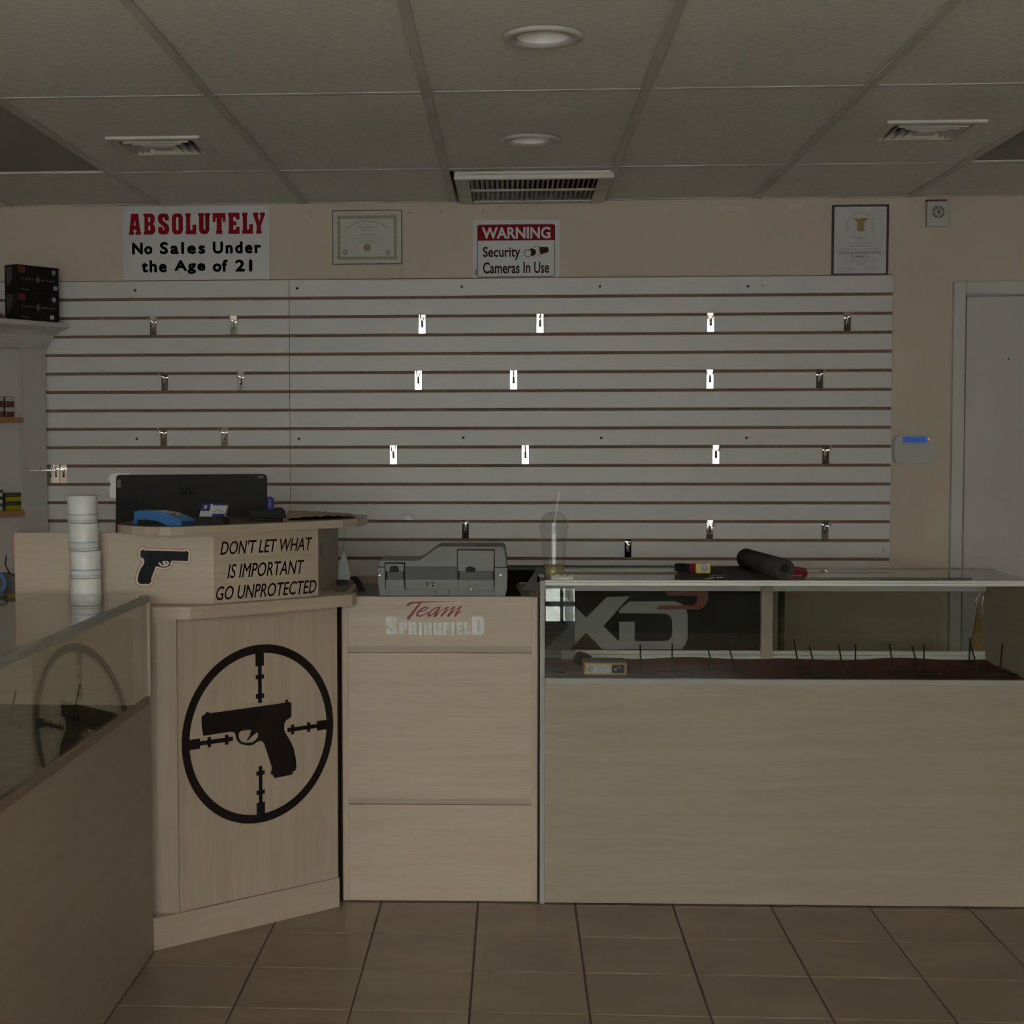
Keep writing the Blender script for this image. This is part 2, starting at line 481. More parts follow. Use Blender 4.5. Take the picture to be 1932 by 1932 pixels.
    def build(s, name, mat, parent=None, label=None, kind=None, smooth=False, up=None):
        bmesh.ops.recalc_face_normals(s.bm, faces=s.bm.faces)
        me = bpy.data.meshes.new(name)
        pm = WM.get(parent.name) if parent else None
        if pm:
            s.bm.transform(pm.inverted())
        s.bm.to_mesh(me); s.bm.free()
        me.materials.append(mat)
        if smooth:
            for p in me.polygons: p.use_smooth = True
        o = bpy.data.objects.new(name, me)
        COL.objects.link(o)
        if parent: o.parent = parent
        WM[o.name] = pm.copy() if pm else Matrix.Identity(4)
        if label: o['label'] = label
        if kind: o['kind'] = kind
        return o

def thing(name, loc, label, cat, group=None, rz=0.0):
    o = bpy.data.objects.new(name, None)
    COL.objects.link(o)
    o.location = loc; o.rotation_euler = (0, 0, rz); o.empty_display_size = 0.05
    o['label'] = label; o['category'] = cat
    if group: o['group'] = group
    WM[o.name] = Matrix.Translation(Vector(loc)) @ Matrix.Rotation(rz, 4, 'Z')
    return o
def frame_of(o):
    return WM[o.name].copy()
def struct(name, loc=(0, 0, 0)):
    o = bpy.data.objects.new(name, None); COL.objects.link(o)
    o.location = loc; o['kind'] = 'structure'; o.empty_display_size = 0.05
    WM[o.name] = Matrix.Translation(Vector(loc)); return o
def copy_tree(o, parent=None):
    c = o.copy(); COL.objects.link(c)
    if parent: c.parent = parent
    for ch in list(o.children): copy_tree(ch, c)
    return c
def move_mesh_origin(o):
    """set the origin of a top-level single mesh to its base centre"""
    me = o.data
    xs = [v.co.x for v in me.vertices]; ys = [v.co.y for v in me.vertices]; zs = [v.co.z for v in me.vertices]
    c = Vector(((min(xs) + max(xs)) / 2, (min(ys) + max(ys)) / 2, min(zs)))
    me.transform(Matrix.Translation(-c)); o.location = c
def single(o, label, cat, group=None):
    o['label'] = label; o['category'] = cat
    if group: o['group'] = group
    move_mesh_origin(o); return o
def yframe(y, u_off=0.0, v_off=0.0):
    """print frame on a plane facing the camera (-Y)"""
    return lambda u, v, d: (u + u_off, y - d, v + v_off)
def face_frame(A, B, z0=0.0):
    """print frame on a vertical plane running from A to B (xy); outward is to the right of A->B"""
    A = Vector(A); B = Vector(B); d = (B - A).normalized(); n = Vector((d.y, -d.x))
    return lambda u, v, t: (A.x + d.x * u + n.x * t, A.y + d.y * u + n.y * t, v + z0)

# ================================================================== STRUCTURE
ZC = 2.4275
RX0, RX1, RY0, RY1 = -4.0, 4.9, -2.0, 6.315
TL = 0.3048
FX, FY = -0.4119, 4.7657
# floor: base slab, individual tiles where the photo shows them, the rest of the field joined
fl = struct('floor')
MB().box(RX0 - .15, RX1 + .15, RY0 - .15, RY1 + .15, -0.12, -0.0035).build('grout_bed', mGROUT, fl)
tme = None
g = 0.0028
rest = MB()
ix0 = math.floor((RX0 - FX) / TL); ix1 = math.ceil((RX1 - FX) / TL)
iy0 = math.floor((RY0 - FY) / TL); iy1 = math.ceil((RY1 - FY) / TL)
for i in range(ix0, ix1):
    for j in range(iy0, iy1):
        x0 = max(FX + i * TL + g, RX0); x1 = min(FX + (i + 1) * TL - g, RX1)
        y0 = max(FY + j * TL + g, RY0); y1 = min(FY + (j + 1) * TL - g, RY1)
        if x1 - x0 < .02 or y1 - y0 < .02: continue
        if -3 <= i <= 6 and -9 <= j <= 0:
            cx, cy = FX + (i + .5) * TL, FY + (j + .5) * TL
            if tme is None:
                t = MB().box(-TL / 2 + g, TL / 2 - g, -TL / 2 + g, TL / 2 - g, -0.008, 0, 0.0015, 1).build('floor_tile', mFLOOR, fl)
                tme = t.data
            else:
                t = bpy.data.objects.new('floor_tile', tme); COL.objects.link(t); t.parent = fl
            t.location = (cx, cy, random.uniform(-.0004, 0.0002))
        else:
            rest.box(x0, x1, y0, y1, -0.008, 0)
rest.build('outer_tile_field', mFLOOR, fl, kind='stuff')

# walls
w = struct('wall_back')
DX0, DX1, DZ = 1.816, 2.72, 2.029
mb = MB()
mb.box(RX0 - .12, DX0 - .03, RY1, RY1 + .12, 0, ZC + .15).box(DX1 + .03, RX1 + .12, RY1, RY1 + .12, 0, ZC + .15).box(DX0 - .03, DX1 + .03, RY1, RY1 + .12, DZ + .03, ZC + .15)
mb.build('wall_surface', mWALL, w)
yf = yframe(RY1)
pm = MB()
pm.flat([(.592, 2.392), (.598, 2.4), (.603, 2.398), (.6, 2.388), (.594, 2.383)], [], yf)
pm.flat([(.606, 2.39), (.617, 2.395), (.628, 2.39), (.63, 2.38), (.62, 2.375), (.609, 2.379)], [], yf)
pm.flat([(.642, 2.395), (.65, 2.4), (.648, 2.388), (.64, 2.388)], [], yf)
pm.rect(.828, 2.376, .945, 2.394, yf).rect(1.109, 2.382, 1.162, 2.397, yf)
pm.build('paint_patch', mPATCH, w, label='pale touch-up patches on tan wall')
dm = MB()
for x, z in ((-.83, 2.387), (-.82, 2.37), (-.418, 2.382), (-.29, 2.386), (-.12, 2.388), (-.86, 2.383)):
    dm.disc(x, z, .004, yf, n=8)
dm.build('wall_dent', mCERTB, w)
MB().box(RX0 - .12, RX0, RY0, RY1, 0, ZC + .15).build('wall_left', mWALL)['kind'] = 'structure'
MB().box(RX1, RX1 + .12, RY0, RY1, 0, ZC + .15).build('wall_right', mWALL)['kind'] = 'structure'
mb = MB()
mb.box(RX0 - .12, WX0, RY0 - .12, RY0, 0, ZC + .15).box(WX1, RX1 + .12, RY0 - .12, RY0, 0, ZC + .15)
mb.box(WX0, WX1, RY0 - .12, RY0, 0, WZ0).box(WX0, WX1, RY0 - .12, RY0, WZ1, ZC + .15)
mb.build('wall_front', plain('dark_front_wall', (.13, .12, .105), .7))['kind'] = 'structure'
# shop window behind the camera
win = struct('window_1', ((WX0 + WX1) / 2, WY, WZ0))
mb = MB()
for x in (WX0, WX0 + 1.35, .385, 1.30, WX1 - .05):
    mb.box(x, x + .025, WY - .1, WY - .02, WZ0, WZ1)
mb.box(WX0, WX1, WY - .1, WY - .02, WZ0, WZ0 + .05).box(WX0, WX1, WY - .1, WY - .02, WZ1 - .05, WZ1)
mb.box(WX0, WX1, WY - .1, WY - .02, WZ0 + .17, WZ0 + .21)
mb.build('window_frame', mFRAMEAL, win)
MB().box(WX0, WX1, WY - .07, WY - .064, WZ0, WZ1).build('window_pane', mGLASSW, win)
# outside: sidewalk, lot, opposite building (what the chrome and glass mirror)
MB().box(-14, 14, -6.0, RY0 - .12, -.15, -.02).build('sidewalk', mASPH)['kind'] = 'structure'
MB().box(-40, 40, -40, -6.0, -.2, -.06).build('parking_lot', mASPH2)['kind'] = 'structure'
MB().box(-14, 14, -4.2, RY0 - .12, 2.62, 2.9).build('added_sky_shade', mFACADE)['kind'] = 'structure'  # unseen canopy added to block high sky light, dimming floor against ceiling
MB().box(.49, .57, -4.1, -4.02, -.02, 2.62).build('added_post', mFRAMEAL)['kind'] = 'structure'  # unseen post added for a dark upright in the loose pane's reflection
MB().box(-30, 30, -34, -33, -.06, 7.5).build('opposite_facade', mFACADE)['kind'] = 'structure'

# baseboard and ceiling
MB().box(RX0, DX0 - .06, RY1 - .014, RY1, 0, .09).build('baseboard_back', mTRIM)['kind'] = 'structure'
ce = struct('ceiling', (0, 0, ZC))
MB().box(RX0 - .12, RX1 + .12, RY0 - .12, RY1 + .12, ZC + .13, ZC + .25).build('ceiling_deck', mVENTD, ce)
C0, C1 = -0.8505, 4.3384
TW, TD = 0.6096, 1.2192
tile_me = {}
def tile(x0, x1, y0, y1, tilt=0.0):
    k = (round(x1 - x0, 3), round(y1 - y0, 3))
    if k not in tile_me:
        a, b = (x1 - x0) / 2 - .003, (y1 - y0) / 2 - .003
        t = MB().box(-a, a, -b, b, 0.001, .016, .003, 1)
        t.M = Matrix.Identity(4)
        o = t.build('ceiling_tile', mCEIL); tile_me[k] = o.data
        o.parent = ce
    else:
        o = bpy.data.objects.new('ceiling_tile', tile_me[k]); COL.objects.link(o); o.parent = ce
    o.location = ((x0 + x1) / 2, (y0 + y1) / 2, tilt)
HOLES = [('c', .073, 3.762, .066), ('c', .057, 5.041, .066), ('r', -1.150, 5.058, .125), ('r', 1.295, 4.97, .125)]
def tile_cut(x0, x1, y0, y1, h):
    hx, hy, r = h[1], h[2], h[3]
    hole = [(hx + r * math.cos(2 * PI * k / 40), hy + r * math.sin(2 * PI * k / 40)) for k in range(40)] if h[0] == 'c' else [(hx - r, hy - r), (hx + r, hy - r), (hx + r, hy + r), (hx - r, hy + r)]
    g_ = .003
    out = [(x0 + g_, y0 + g_), (x1 - g_, y0 + g_), (x1 - g_, y1 - g_), (x0 + g_, y1 - g_)]
    mb = MB(); z = ZC + .001
    for zz in (z, z + .015):
        mb.flat(out, [hole], lambda u, v, d, zz=zz: (u, v, zz), 0)
    for lp in (out, hole):
        n_ = len(lp)
        mb.add([(p[0], p[1], z) for p in lp] + [(p[0], p[1], z + .015) for p in lp], [(k, (k + 1) % n_, (k + 1) % n_ + n_, k + n_) for k in range(n_)])
    mb.build('ceiling_tile', mCEIL, ce)
cols = list(range(math.floor((RX0 - C0) / TW), math.ceil((RX1 - C0) / TW)))
rows = list(range(math.floor((RY0 - C1) / TD), math.ceil((RY1 - C1) / TD)))
for i in cols:
    for j in rows:
        x0, x1 = max(C0 + i * TW, RX0), min(C0 + (i + 1) * TW, RX1)
        y0, y1 = max(C1 + j * TD, RY0), min(C1 + (j + 1) * TD, RY1)
        if x1 - x0 < .03 or y1 - y0 < .03: continue
        if j == 0 and i in (-2, 4): continue           # dark fixtures
        if j == 1 and i == 1: y1 = 5.626               # short strip in front of the return grille
        if j == 1 and i == 2: y1 -= .02                # short tile that leaves a gap at the wall
        hs = [h for h in HOLES if x0 < h[1] < x1 and y0 < h[2] < y1]
        if hs: tile_cut(x0, x1, y0, y1, hs[0])
        else: tile(x0, x1, y0, y1)
for i in cols[1:]:
    x = C0 + i * TW
    MB().box(x - .0135, x + .0135, RY0, RY1, ZC - .005, ZC - .001, .001, 1).box(x - .002, x + .002, RY0, RY1, ZC - .001, ZC + .03).build('main_tee', mTEE, ce)
for j in rows[1:]:
    y = C1 + j * TD
    MB().box(RX0, RX1, y - .011, y + .011, ZC - .0035, ZC - .0008, .001, 1).build('cross_tee', mTEE, ce)
MB().box(RX0, RX1, RY1 - .018, RY1, ZC - .004, ZC - .001).box(RX0, RX1, RY1 - .003, RY1, ZC - .004, ZC + .02).build('wall_angle', mTEE, ce)

# door 1 in the back wall with its casing
d1 = struct('door_1', ((DX0 + DX1) / 2, RY1, 0))
MB().box(DX0 - .1, DX1 + .1, RY1 + .05, RY1 + .12, 0, 2.2).build('light_leak_block', mVENTD, d1)  # unseen board added to stop outdoor light leaking over the door
MB().box(DX0 + .003, DX1 - .003, RY1 - .004, RY1 + .036, .01, DZ - .003).build('door_slab', mDOOR, d1)
fr = yframe(RY1 - .004)
dm = MB(); dm.disc(1.986, 1.776, .004, fr, n=10).disc(1.838 + .04, .98, .0025, fr, n=8).disc(1.895, .977, .0025, fr, n=8)
dm.build('peephole', mDARKHOLE, d1)
mb = MB()
mb.box(1.763, DX0 - .006, RY1 - .022, RY1 + .02, 0, 2.086, .003, 1)
mb.box(DX1 + .006, DX1 + .06, RY1 - .022, RY1 + .02, 0, 2.086, .003, 1)
mb.box(DX0 - .006, DX1 + .006, RY1 - .022, RY1 + .02, DZ + .006, 2.086, .003, 1)
mb.build('door_casing', mTRIM, d1)
mb = MB()
mb.box(DX0 - .03, DX0, RY1 - .004, RY1 + .05, 0, DZ + .02).box(DX1, DX1 + .03, RY1 - .004, RY1 + .05, 0, DZ + .02).box(DX0, DX1, RY1 - .004, RY1 + .05, DZ, DZ + .02)
mb.build('door_jamb', mTRIM, d1)

# ================================================================== CEILING FIXTURES
def troffer(x0, x1, y0, y1, label):
    t = thing('ceiling_light_panel', ((x0 + x1) / 2, (y0 + y1) / 2, ZC), label, 'ceiling light', 'dark two by four ceiling panels')
    a = .014
    MB().box(x0 + a, x1 - a, y0 + a, y1 - a, ZC + .004, ZC + .012).build('diffuser', mTROFFER, t)
    mb = MB()
    mb.box(x0, x0 + a, y0, y1, ZC - .001, ZC + .02).box(x1 - a, x1, y0, y1, ZC - .001, ZC + .02).box(x0 + a, x1 - a, y0, y0 + a, ZC - .001, ZC + .02).box(x0 + a, x1 - a, y1 - a, y1, ZC - .001, ZC + .02)
    mb.build('frame', mTEE, t)
xl = C0 - 2 * TW
troffer(xl + .0, xl + TW, C1, C1 + TD, 'unlit dark rectangular ceiling panel at the left, above the white corner cabinet')
xr = C0 + 4 * TW
troffer(xr, xr + TW, C1, C1 + TD, 'unlit dark rectangular ceiling panel at the right edge, above the white door')

def diffuser(cx, cy, label, sx=.305, sy=.295):
    t = thing('ceiling_vent', (cx, cy, ZC), label, 'air vent', 'square four-way ceiling vents')
    z = ZC - .001
    def ring(a0, a1, z0, z1, nm, mat, th=.0015):
        mb = MB()
        q = []
        for (a, zz) in ((a0, z0), (a1, z1)):
            q.append([(cx + sgx * a * sx / 2, cy + sgy * a * sy / 2, zz) for sgx, sgy in ((-1, -1), (1, -1), (1, 1), (-1, 1))])
        q2 = [[(p[0], p[1], p[2] + th) for p in r] for r in q]
        vs = q[0] + q[1] + q2[0] + q2[1]
        fs = []
        for k in range(4):
            k2 = (k + 1) % 4
            fs += [(k, k2, 4 + k2, 4 + k), (8 + k, 12 + k, 12 + k2, 8 + k2), (k, 8 + k, 8 + k2, k2), (4 + k, 4 + k2, 12 + k2, 12 + k)]
        mb.add(vs, fs); mb.build(nm, mat, t)
    MB().box(cx - sx * .42, cx + sx * .42, cy - sy * .42, cy + sy * .42, z + .03, z + .032).build('duct_void', mVENTD, t)
    ring(1.0, .80, z - .006, z - .008, 'flange', mVENT)
    ring(1.0, .985, z, z - .007, 'flange_lip', mVENT)
    ring(.80, .72, z - .008, z + .02, 'louver', mVENT)
    ring(.70, .60, z - .012, z + .012, 'louver', mVENT)
    ring(.54, .44, z - .014, z + .010, 'louver', mVENT)
    ring(.38, .28, z - .014, z + .008, 'louver', mVENT)
    MB().box(cx - .2 * sx / 2, cx + .2 * sx / 2, cy - .2 * sy / 2, cy + .2 * sy / 2, z - .012, z - .010).build('center_plate', mVENT, t)
    return t
diffuser(-1.150, 5.058, 'square four-way ceiling vent at the left, above the red and white sign')
diffuser(1.295, 4.97, 'square four-way ceiling vent at the right, nearer the white door')

# return grille
t = thing('return_air_grille', (.077, 5.99, ZC), 'cream return air grille with two rows of fins in the ceiling above the warning sign', 'air vent')
gx0, gx1, gy0, gy1 = -.213, .367, 5.63, 6.30
zg = ZC - .012
MB().box(gx0 + .02, gx1 - .02, gy0 + .02, gy1 - .02, zg + .05, zg + .053).build('duct_void', mVENTD, t)
mb = MB()
fw_, = (.052,)
mb.box(gx0, gx0 + fw_, gy0, gy1, zg - .004, zg + .004, .002, 1).box(gx1 - fw_, gx1, gy0, gy1, zg - .004, zg + .004, .002, 1)
mb.box(gx0 + fw_, gx1 - fw_, gy0, gy0 + .075, zg - .004, zg + .004, .002, 1).box(gx0 + fw_, gx1 - fw_, gy1 - .05, gy1, zg - .004, zg + .004, .002, 1)
mb.box(gx0, gx1, gy0, gy0 + .008, zg - .016, zg, .002, 1)
mb.box(gx0 + .012, gx1 - .012, gy0 + .04, gy0 + .046, zg - .012, zg, .001, 1)
mb.box(gx0, gx1, gy0, gy0 + .004, zg, ZC + .001)
for xa in (gx0, gx1 - .004): mb.box(xa, xa + .004, gy0, gy1, zg, ZC)
mb.box(gx0, gx1, gy1 - .004, gy1, zg, ZC)
mb.build('grille_frame', mVENT, t)
ym = (gy0 + .075 + gy1 - .05) / 2
MB().box(gx0 + fw_, gx1 - fw_, ym - .014, ym + .014, zg - .004, zg + .002, .001, 1).build('middle_bar', mVENT, t)
n_f = 25
fin0 = None
span = (gx1 - gx0 - 2 * fw_)
for row, (ya, yb) in enumerate(((gy0 + .075, ym - .014), (ym + .014, gy1 - .05))):
    for k in range(n_f):
        x = gx0 + fw_ + (k + .5) * span / n_f
        if fin0 is None:
            L = (yb - ya) / 2
            f = MB(Matrix.Rotation(math.radians(28), 4, 'Y')).box(-.0008, .0008, -L, L, -.0105, .0105)
            f.add([(-.0008, -L, -.0105), (.012, -L - .0, -.004), (-.0008, -L + .02, -.0105)], [(0, 1, 2)])
            o = f.build('fin', mVENT); fin0 = o.data; o.parent = t
        else:
            o = bpy.data.objects.new('fin', fin0); COL.objects.link(o); o.parent = t
        o.location = Vector((x, (ya + yb) / 2, zg + .008)) - t.location

def can(cx, cy, label):
    t = thing('recessed_downlight', (cx, cy, ZC), label, 'ceiling light', 'round recessed ceiling lights')
    MB().lathe([(.098, ZC - .001), (.095, ZC - .008), (.088, ZC - .010), (.066, ZC - .006), (.064, ZC - .002)], (cx, cy, 0), 40).build('trim_ring', mCAN, t)
    MB().lathe([(.065, ZC - .004), (.055, ZC + .03), (.05, ZC + .055)], (cx, cy, 0), 40).build('cone', mCANI, t)
    MB().lathe([(.05, ZC + .05), (.035, ZC + .035), (0, ZC + .03)], (cx, cy, 0), 32).build('lamp', mCANI, t)
can(.073, 3.762, 'round recessed ceiling light nearest the top of the ceiling, larger in view')
can(.057, 5.041, 'round recessed ceiling light just in front of the return air grille')

# ================================================================== SLATWALL
GZ = 2.0368; GP = 0.0762; SY = 6.296; GH = 0.0125
def slatpanel(x0, x1, label):
    t = thing('slatwall', ((x0 + x1) / 2, SY, .895), label, 'wall panel', 'slatwall panels side by side')
    MB().box(x0 + .002, x1 - .001, SY + .008, RY1 - .0005, .897, 2.111).build('backing', mMDF, t)
    MB().box(x0 + .001, x1 - .001, SY + .0005, RY1 - .001, 2.1105, 2.1145).build('top_edge', mMDF, t)
    tops = [2.111] + [GZ - k * GP - GH / 2 for k in range(15)]
    bots = [GZ - k * GP + GH / 2 for k in range(15)] + [.897]
    for a, b in zip(tops, bots):
        MB().box(x0 + .0008, x1 - .0008, SY, SY + .009, b, a, .0006, 1).build('slat', mSLAT, t)
    return t
SX = -0.9135
s1 = slatpanel(-2.60, SX, 'pale grey slatwall panel left of the vertical seam, behind the monitor')
s2 = slatpanel(SX, SX + 2.438, 'pale grey slatwall panel right of the vertical seam, filling the wall center')
fr = yframe(SY)
for i, (x, z) in enumerate([(-1.552, 2.074), (-.881, 2.077), (-.206, 2.079), (.354, 2.076), (.947, 2.072), (1.006, 2.074), (-1.552, 1.463), (-.877, 1.462), (-.2, 1.465), (.361, 1.463), (.946, 1.462)]):
    r = .0026 if i == 5 else .0055
    MB().lathe([(0, SY - .001), (r, SY - .0008), (r, SY + .002)], (x, 0, z), 12, 'y').build('screw', mDARKHOLE, s1 if x < SX else s2)

# hooks
def make_hook(label, cat, group, wire=.088):
    t = thing('wall_hook', (0, 0, 0), label, cat, group)
    mb = MB(Matrix.Rotation(math.radians(0.6), 4, 'X'))
    mb.box(-.014, .014, -.0035, -.002, -.0705, -.007, .0006, 1)
    mb.box(-.014, .014, .0, .0015, -.006, .0062, .0004, 1)
    mb.box(-.014, .014, -.0035, .0015, -.0085, -.006, .0003, 1)
    mb.build('hook_plate', mCHROME, t)
    mb = MB()
    mb.tube([(-.0035, -.005, -.02), (-.0035, -.005, -.046), (.0035, -.005, -.046), (.0035, -.005, -.02)], .0016, 6)
    mb.build('plate_rib', mCHROMER, t)
    mb = MB()
    mb.tube([(0, -.003, -.044), (0, -.010, -.028), (0, -.014, -.021), (0, -.022, -.0165), (0, -.03, -.016), (0, -wire, -.015), (0, -wire - .010, -.013), (0, -wire - .016, -.006), (0, -wire - .017, .004)], .0028, 8)
    mb.build('hook_wire', mCHROMER, t)
    return t
rows_h = [
    ('top row of hooks', 1, [-1.478, -1.144, -.368, .112, .799, 1.343]),
    ('second row of hooks', 4, [-1.432, -1.115, -.384, .005, .798, 1.236]),
    ('third row, left panel pair', 7, [-1.439, -1.185]),
    ('third row on the right panel', 8, [-.487, .053, .824, 1.263]),
    ('lowest full row above the counters', 12, [-.192, .801, 1.264]),
    ('single low hook', 13, [.471]),
]
ordn = ['first', 'second', 'third', 'fourth', 'fifth', 'sixth']
proto = None
for nm, k, xs in rows_h:
    for i, x in enumerate(xs):
        lab = {1: 'chrome slatwall hook, %s from left in the top row', 4: 'chrome slatwall hook, %s from left in the second row',
               7: 'chrome slatwall hook, %s of the pair above the monitor', 8: 'chrome slatwall hook, %s from left in the third row right of the seam',
               12: 'chrome slatwall hook, %s from left in the low row above the counters', 13: 'chrome slatwall hook low on the wall, %s one up from the glass case top'}[k] % ordn[i]
        if k == 13: lab = 'lone chrome slatwall hook one groove above the glass case top'
        if proto is None:
            proto = make_hook(lab, 'hook', 'chrome hooks on the slatwall'); h = proto
        else:
            h = copy_tree(proto); h['label'] = lab
        h.location = (x, SY, GZ - k * GP)
        h.rotation_euler = (0, 0, 0)
long0 = None
for i, (x, wl, rz, lab) in enumerate([(-1.861, .10, 0, 'long chrome peg hook nearest the monitor in the cluster by the white corner cabinet'),
                            (-1.893, .17, -.04, 'long chrome peg hook in the middle of the cluster by the white corner cabinet'),
                            (-1.917, .22, -.09, 'longest chrome peg hook in the cluster, tip crossing the white cabinet')]):
    h = make_hook(lab, 'hook', 'chrome peg hooks clustered at the left', wl)
    h.location = (x, SY, GZ - 9 * GP); h.rotation_euler = (0, 0, rz)
# scrap of paper and a small bracket left on the slats
t = thing('paper_scrap', (-.43, SY, 1.128), 'small torn white paper scrap stuck on the slatwall above the grey case', 'paper')
MB().prism([(-.449, 1.150), (-.447, 1.157), (-.436, 1.158), (-.406, 1.158), (-.404, 1.14), (-.408, 1.128), (-.43, 1.128), (-.444, 1.134)], SY - .0012, SY - .0002, 'y').build('backing_paper', mPAPER, t)
MB().prism([(-.446, 1.137), (-.432, 1.147), (-.415, 1.141), (-.409, 1.129), (-.44, 1.129)], SY - .0024, SY - .0013, 'y').build('shiny_tape', mROLL, t)
single(MB().tube([(1.497, SY - .001, 1.018), (1.494, SY - .008, 1.012), (1.498, SY - .010, 1.005), (1.494, SY - .003, .998)], .0022, 6).build('wire_clip', mCHROMER), 'tiny bent metal clip near the lower right corner of the slatwall', 'clip')

# ================================================================== SIGNS ON THE WALL
LET = {
 'A': ([(0,0),(0,.12),(.05,.14),(.2,1),(.78,1),(.95,.14),(1,.12),(1,0),(.56,0),(.56,.12),(.63,.14),(.61,.24),(.38,.24),(.36,.14),(.43,.12),(.43,0)], [[(.41,.44),(.58,.44),(.5,.72)]]),
 'B': ([(0,0),(0,.12),(.07,.15),(.07,.85),(0,.88),(0,1),(.7,1),(.88,.95),(.97,.85),(.97,.62),(.83,.5),(1,.38),(1,.15),(.9,.05),(.72,0)], [[(.42,.2),(.53,.2),(.58,.25),(.58,.38),(.53,.43),(.42,.43)],[(.42,.6),(.52,.6),(.57,.65),(.57,.78),(.52,.83),(.42,.83)]]),
 'S': ([(.98,.66),(.6,.66),(.6,.74),(.56,.8),(.47,.8),(.42,.74),(.44,.68),(.55,.62),(.9,.46),(1,.34),(1,.18),(.9,.05),(.7,0),(.3,0),(.12,.04),(.02,.14),(.02,.36),(.42,.36),(.42,.24),(.48,.2),(.55,.22),(.58,.28),(.52,.36),(.12,.54),(0,.66),(0,.84),(.1,.96),(.3,1),(.7,1),(.88,.96),(.98,.84)], []),
 'O': ([(0,.2),(0,.8),(.1,.94),(.3,1),(.7,1),(.9,.94),(1,.8),(1,.2),(.9,.06),(.7,0),(.3,0),(.1,.06)], [[(.4,.24),(.45,.19),(.55,.19),(.6,.24),(.6,.77),(.55,.82),(.45,.82),(.4,.77)]]),
 'L': ([(0,0),(0,.15),(.06,.18),(.06,.82),(0,.85),(0,1),(.5,1),(.5,.85),(.45,.82),(.45,.2),(.6,.2),(.66,.27),(.66,.46),(1,.46),(1,0)], []),
 'U': ([(0,1),(0,.85),(.06,.82),(.06,.18),(.18,.05),(.36,0),(.64,0),(.82,.05),(.94,.18),(.94,.82),(1,.85),(1,1),(.55,1),(.55,.88),(.59,.85),(.59,.26),(.55,.2),(.48,.2),(.45,.26),(.45,.85),(.49,.88),(.49,1)], []),
 'T': ([(0,1),(1,1),(1,.57),(.8,.57),(.77,.74),(.7,.78),(.7,.18),(.74,.15),(.74,0),(.26,0),(.26,.15),(.3,.18),(.3,.78),(.23,.74),(.2,.57),(0,.57)], []),
 'E': ([(0,0),(0,.15),(.06,.18),(.06,.82),(0,.85),(0,1),(1,1),(1,.68),(.7,.68),(.65,.8),(.45,.8),(.45,.6),(.72,.6),(.72,.4),(.45,.4),(.45,.2),(.65,.2),(.7,.34),(1,.34),(1,0)], []),
 'Y': ([(0,1),(0,.85),(.05,.82),(.3,.38),(.3,.16),(.25,.13),(.25,0),(.72,0),(.72,.13),(.67,.16),(.67,.38),(.95,.82),(1,.85),(1,1),(.6,1),(.6,.87),(.64,.84),(.53,.56),(.4,.84),(.45,.87),(.45,1)], []),
}
YS = 6.3075
t = thing('age_limit_sign', (-1.299, RY1, 2.116), 'white age limit sign with red ABSOLUTELY heading, far left above slatwall', 'sign')
MB().prism([(-1.602, 2.1155), (-.995, 2.1165), (-.994, 2.4165), (-1.600, 2.4175)], YS, RY1 - .0005, 'y').build('board', mWHITE, t)
fr = yframe(YS)
A0, A1, ZB0, ZB1 = -1.578, -1.013, 2.3025, 2.3885
cells = [(110, 265, 'A'), (297, 443, 'B'), (478, 620, 'S'), (653, 793, 'O'), (825, 960, 'L'), (987, 1135, 'U'), (1168, 1330, 'T'), (1362, 1505, 'E'), (1537, 1672, 'L'), (1674, 1822, 'Y')]
mb = MB()
for a, b, ch in cells:
    u0 = A0 + (a - 110) / 1712 * (A1 - A0); u1 = A0 + (b - 110) / 1712 * (A1 - A0)
    sc = lambda p: (u0 + p[0] * (u1 - u0), ZB0 + p[1] * (ZB1 - ZB0))
    o_, h_ = LET[ch]
    mb.flat([sc(p) for p in o_], [[sc(p) for p in h] for h in h_], fr, .0008)
mb.build('red_lettering', mRED, t)
mb = MB()
def line(mb, words, fr, z0, off, q=1.0, d=.0008, sh=0.0):
    for wd_, a, b, za, zb in words:
        mb.text(wd_, a, za, b, zb, fr, off, sh, d)
X_ = lambda c: -1.578 + (c - 110) * .000330
Z_ = lambda c: 2.3885 - (c - 108) * .000326
mb.bold('No', X_(148), 2.2215, X_(408), 2.2705, fr, .0028, spacing=1.1)
mb.bold('Sales', X_(498), 2.2215, X_(1072), 2.2725, fr, .0028, spacing=1.25)
mb.bold('Under', X_(1165), 2.2215, X_(1772), 2.2725, fr, .0028, spacing=1.25)
mb.build('black_lettering', mINK, t); mb = MB()
mb.bold('the', X_(265), 2.1475, X_(585), 2.1985, fr, .0028, spacing=1.2)
mb.bold('Age', X_(680), 2.1400, X_(1072), 2.1975, fr, .0028, spacing=1.2)
mb.bold('of', X_(1162), 2.1475, X_(1352), 2.1985, fr, .0028, spacing=1.1)
mb.bold('21', X_(1445), 2.1485, X_(1660), 2.1980, fr, .0028, spacing=1.1)
mb.build('black_lettering', mINK, t)

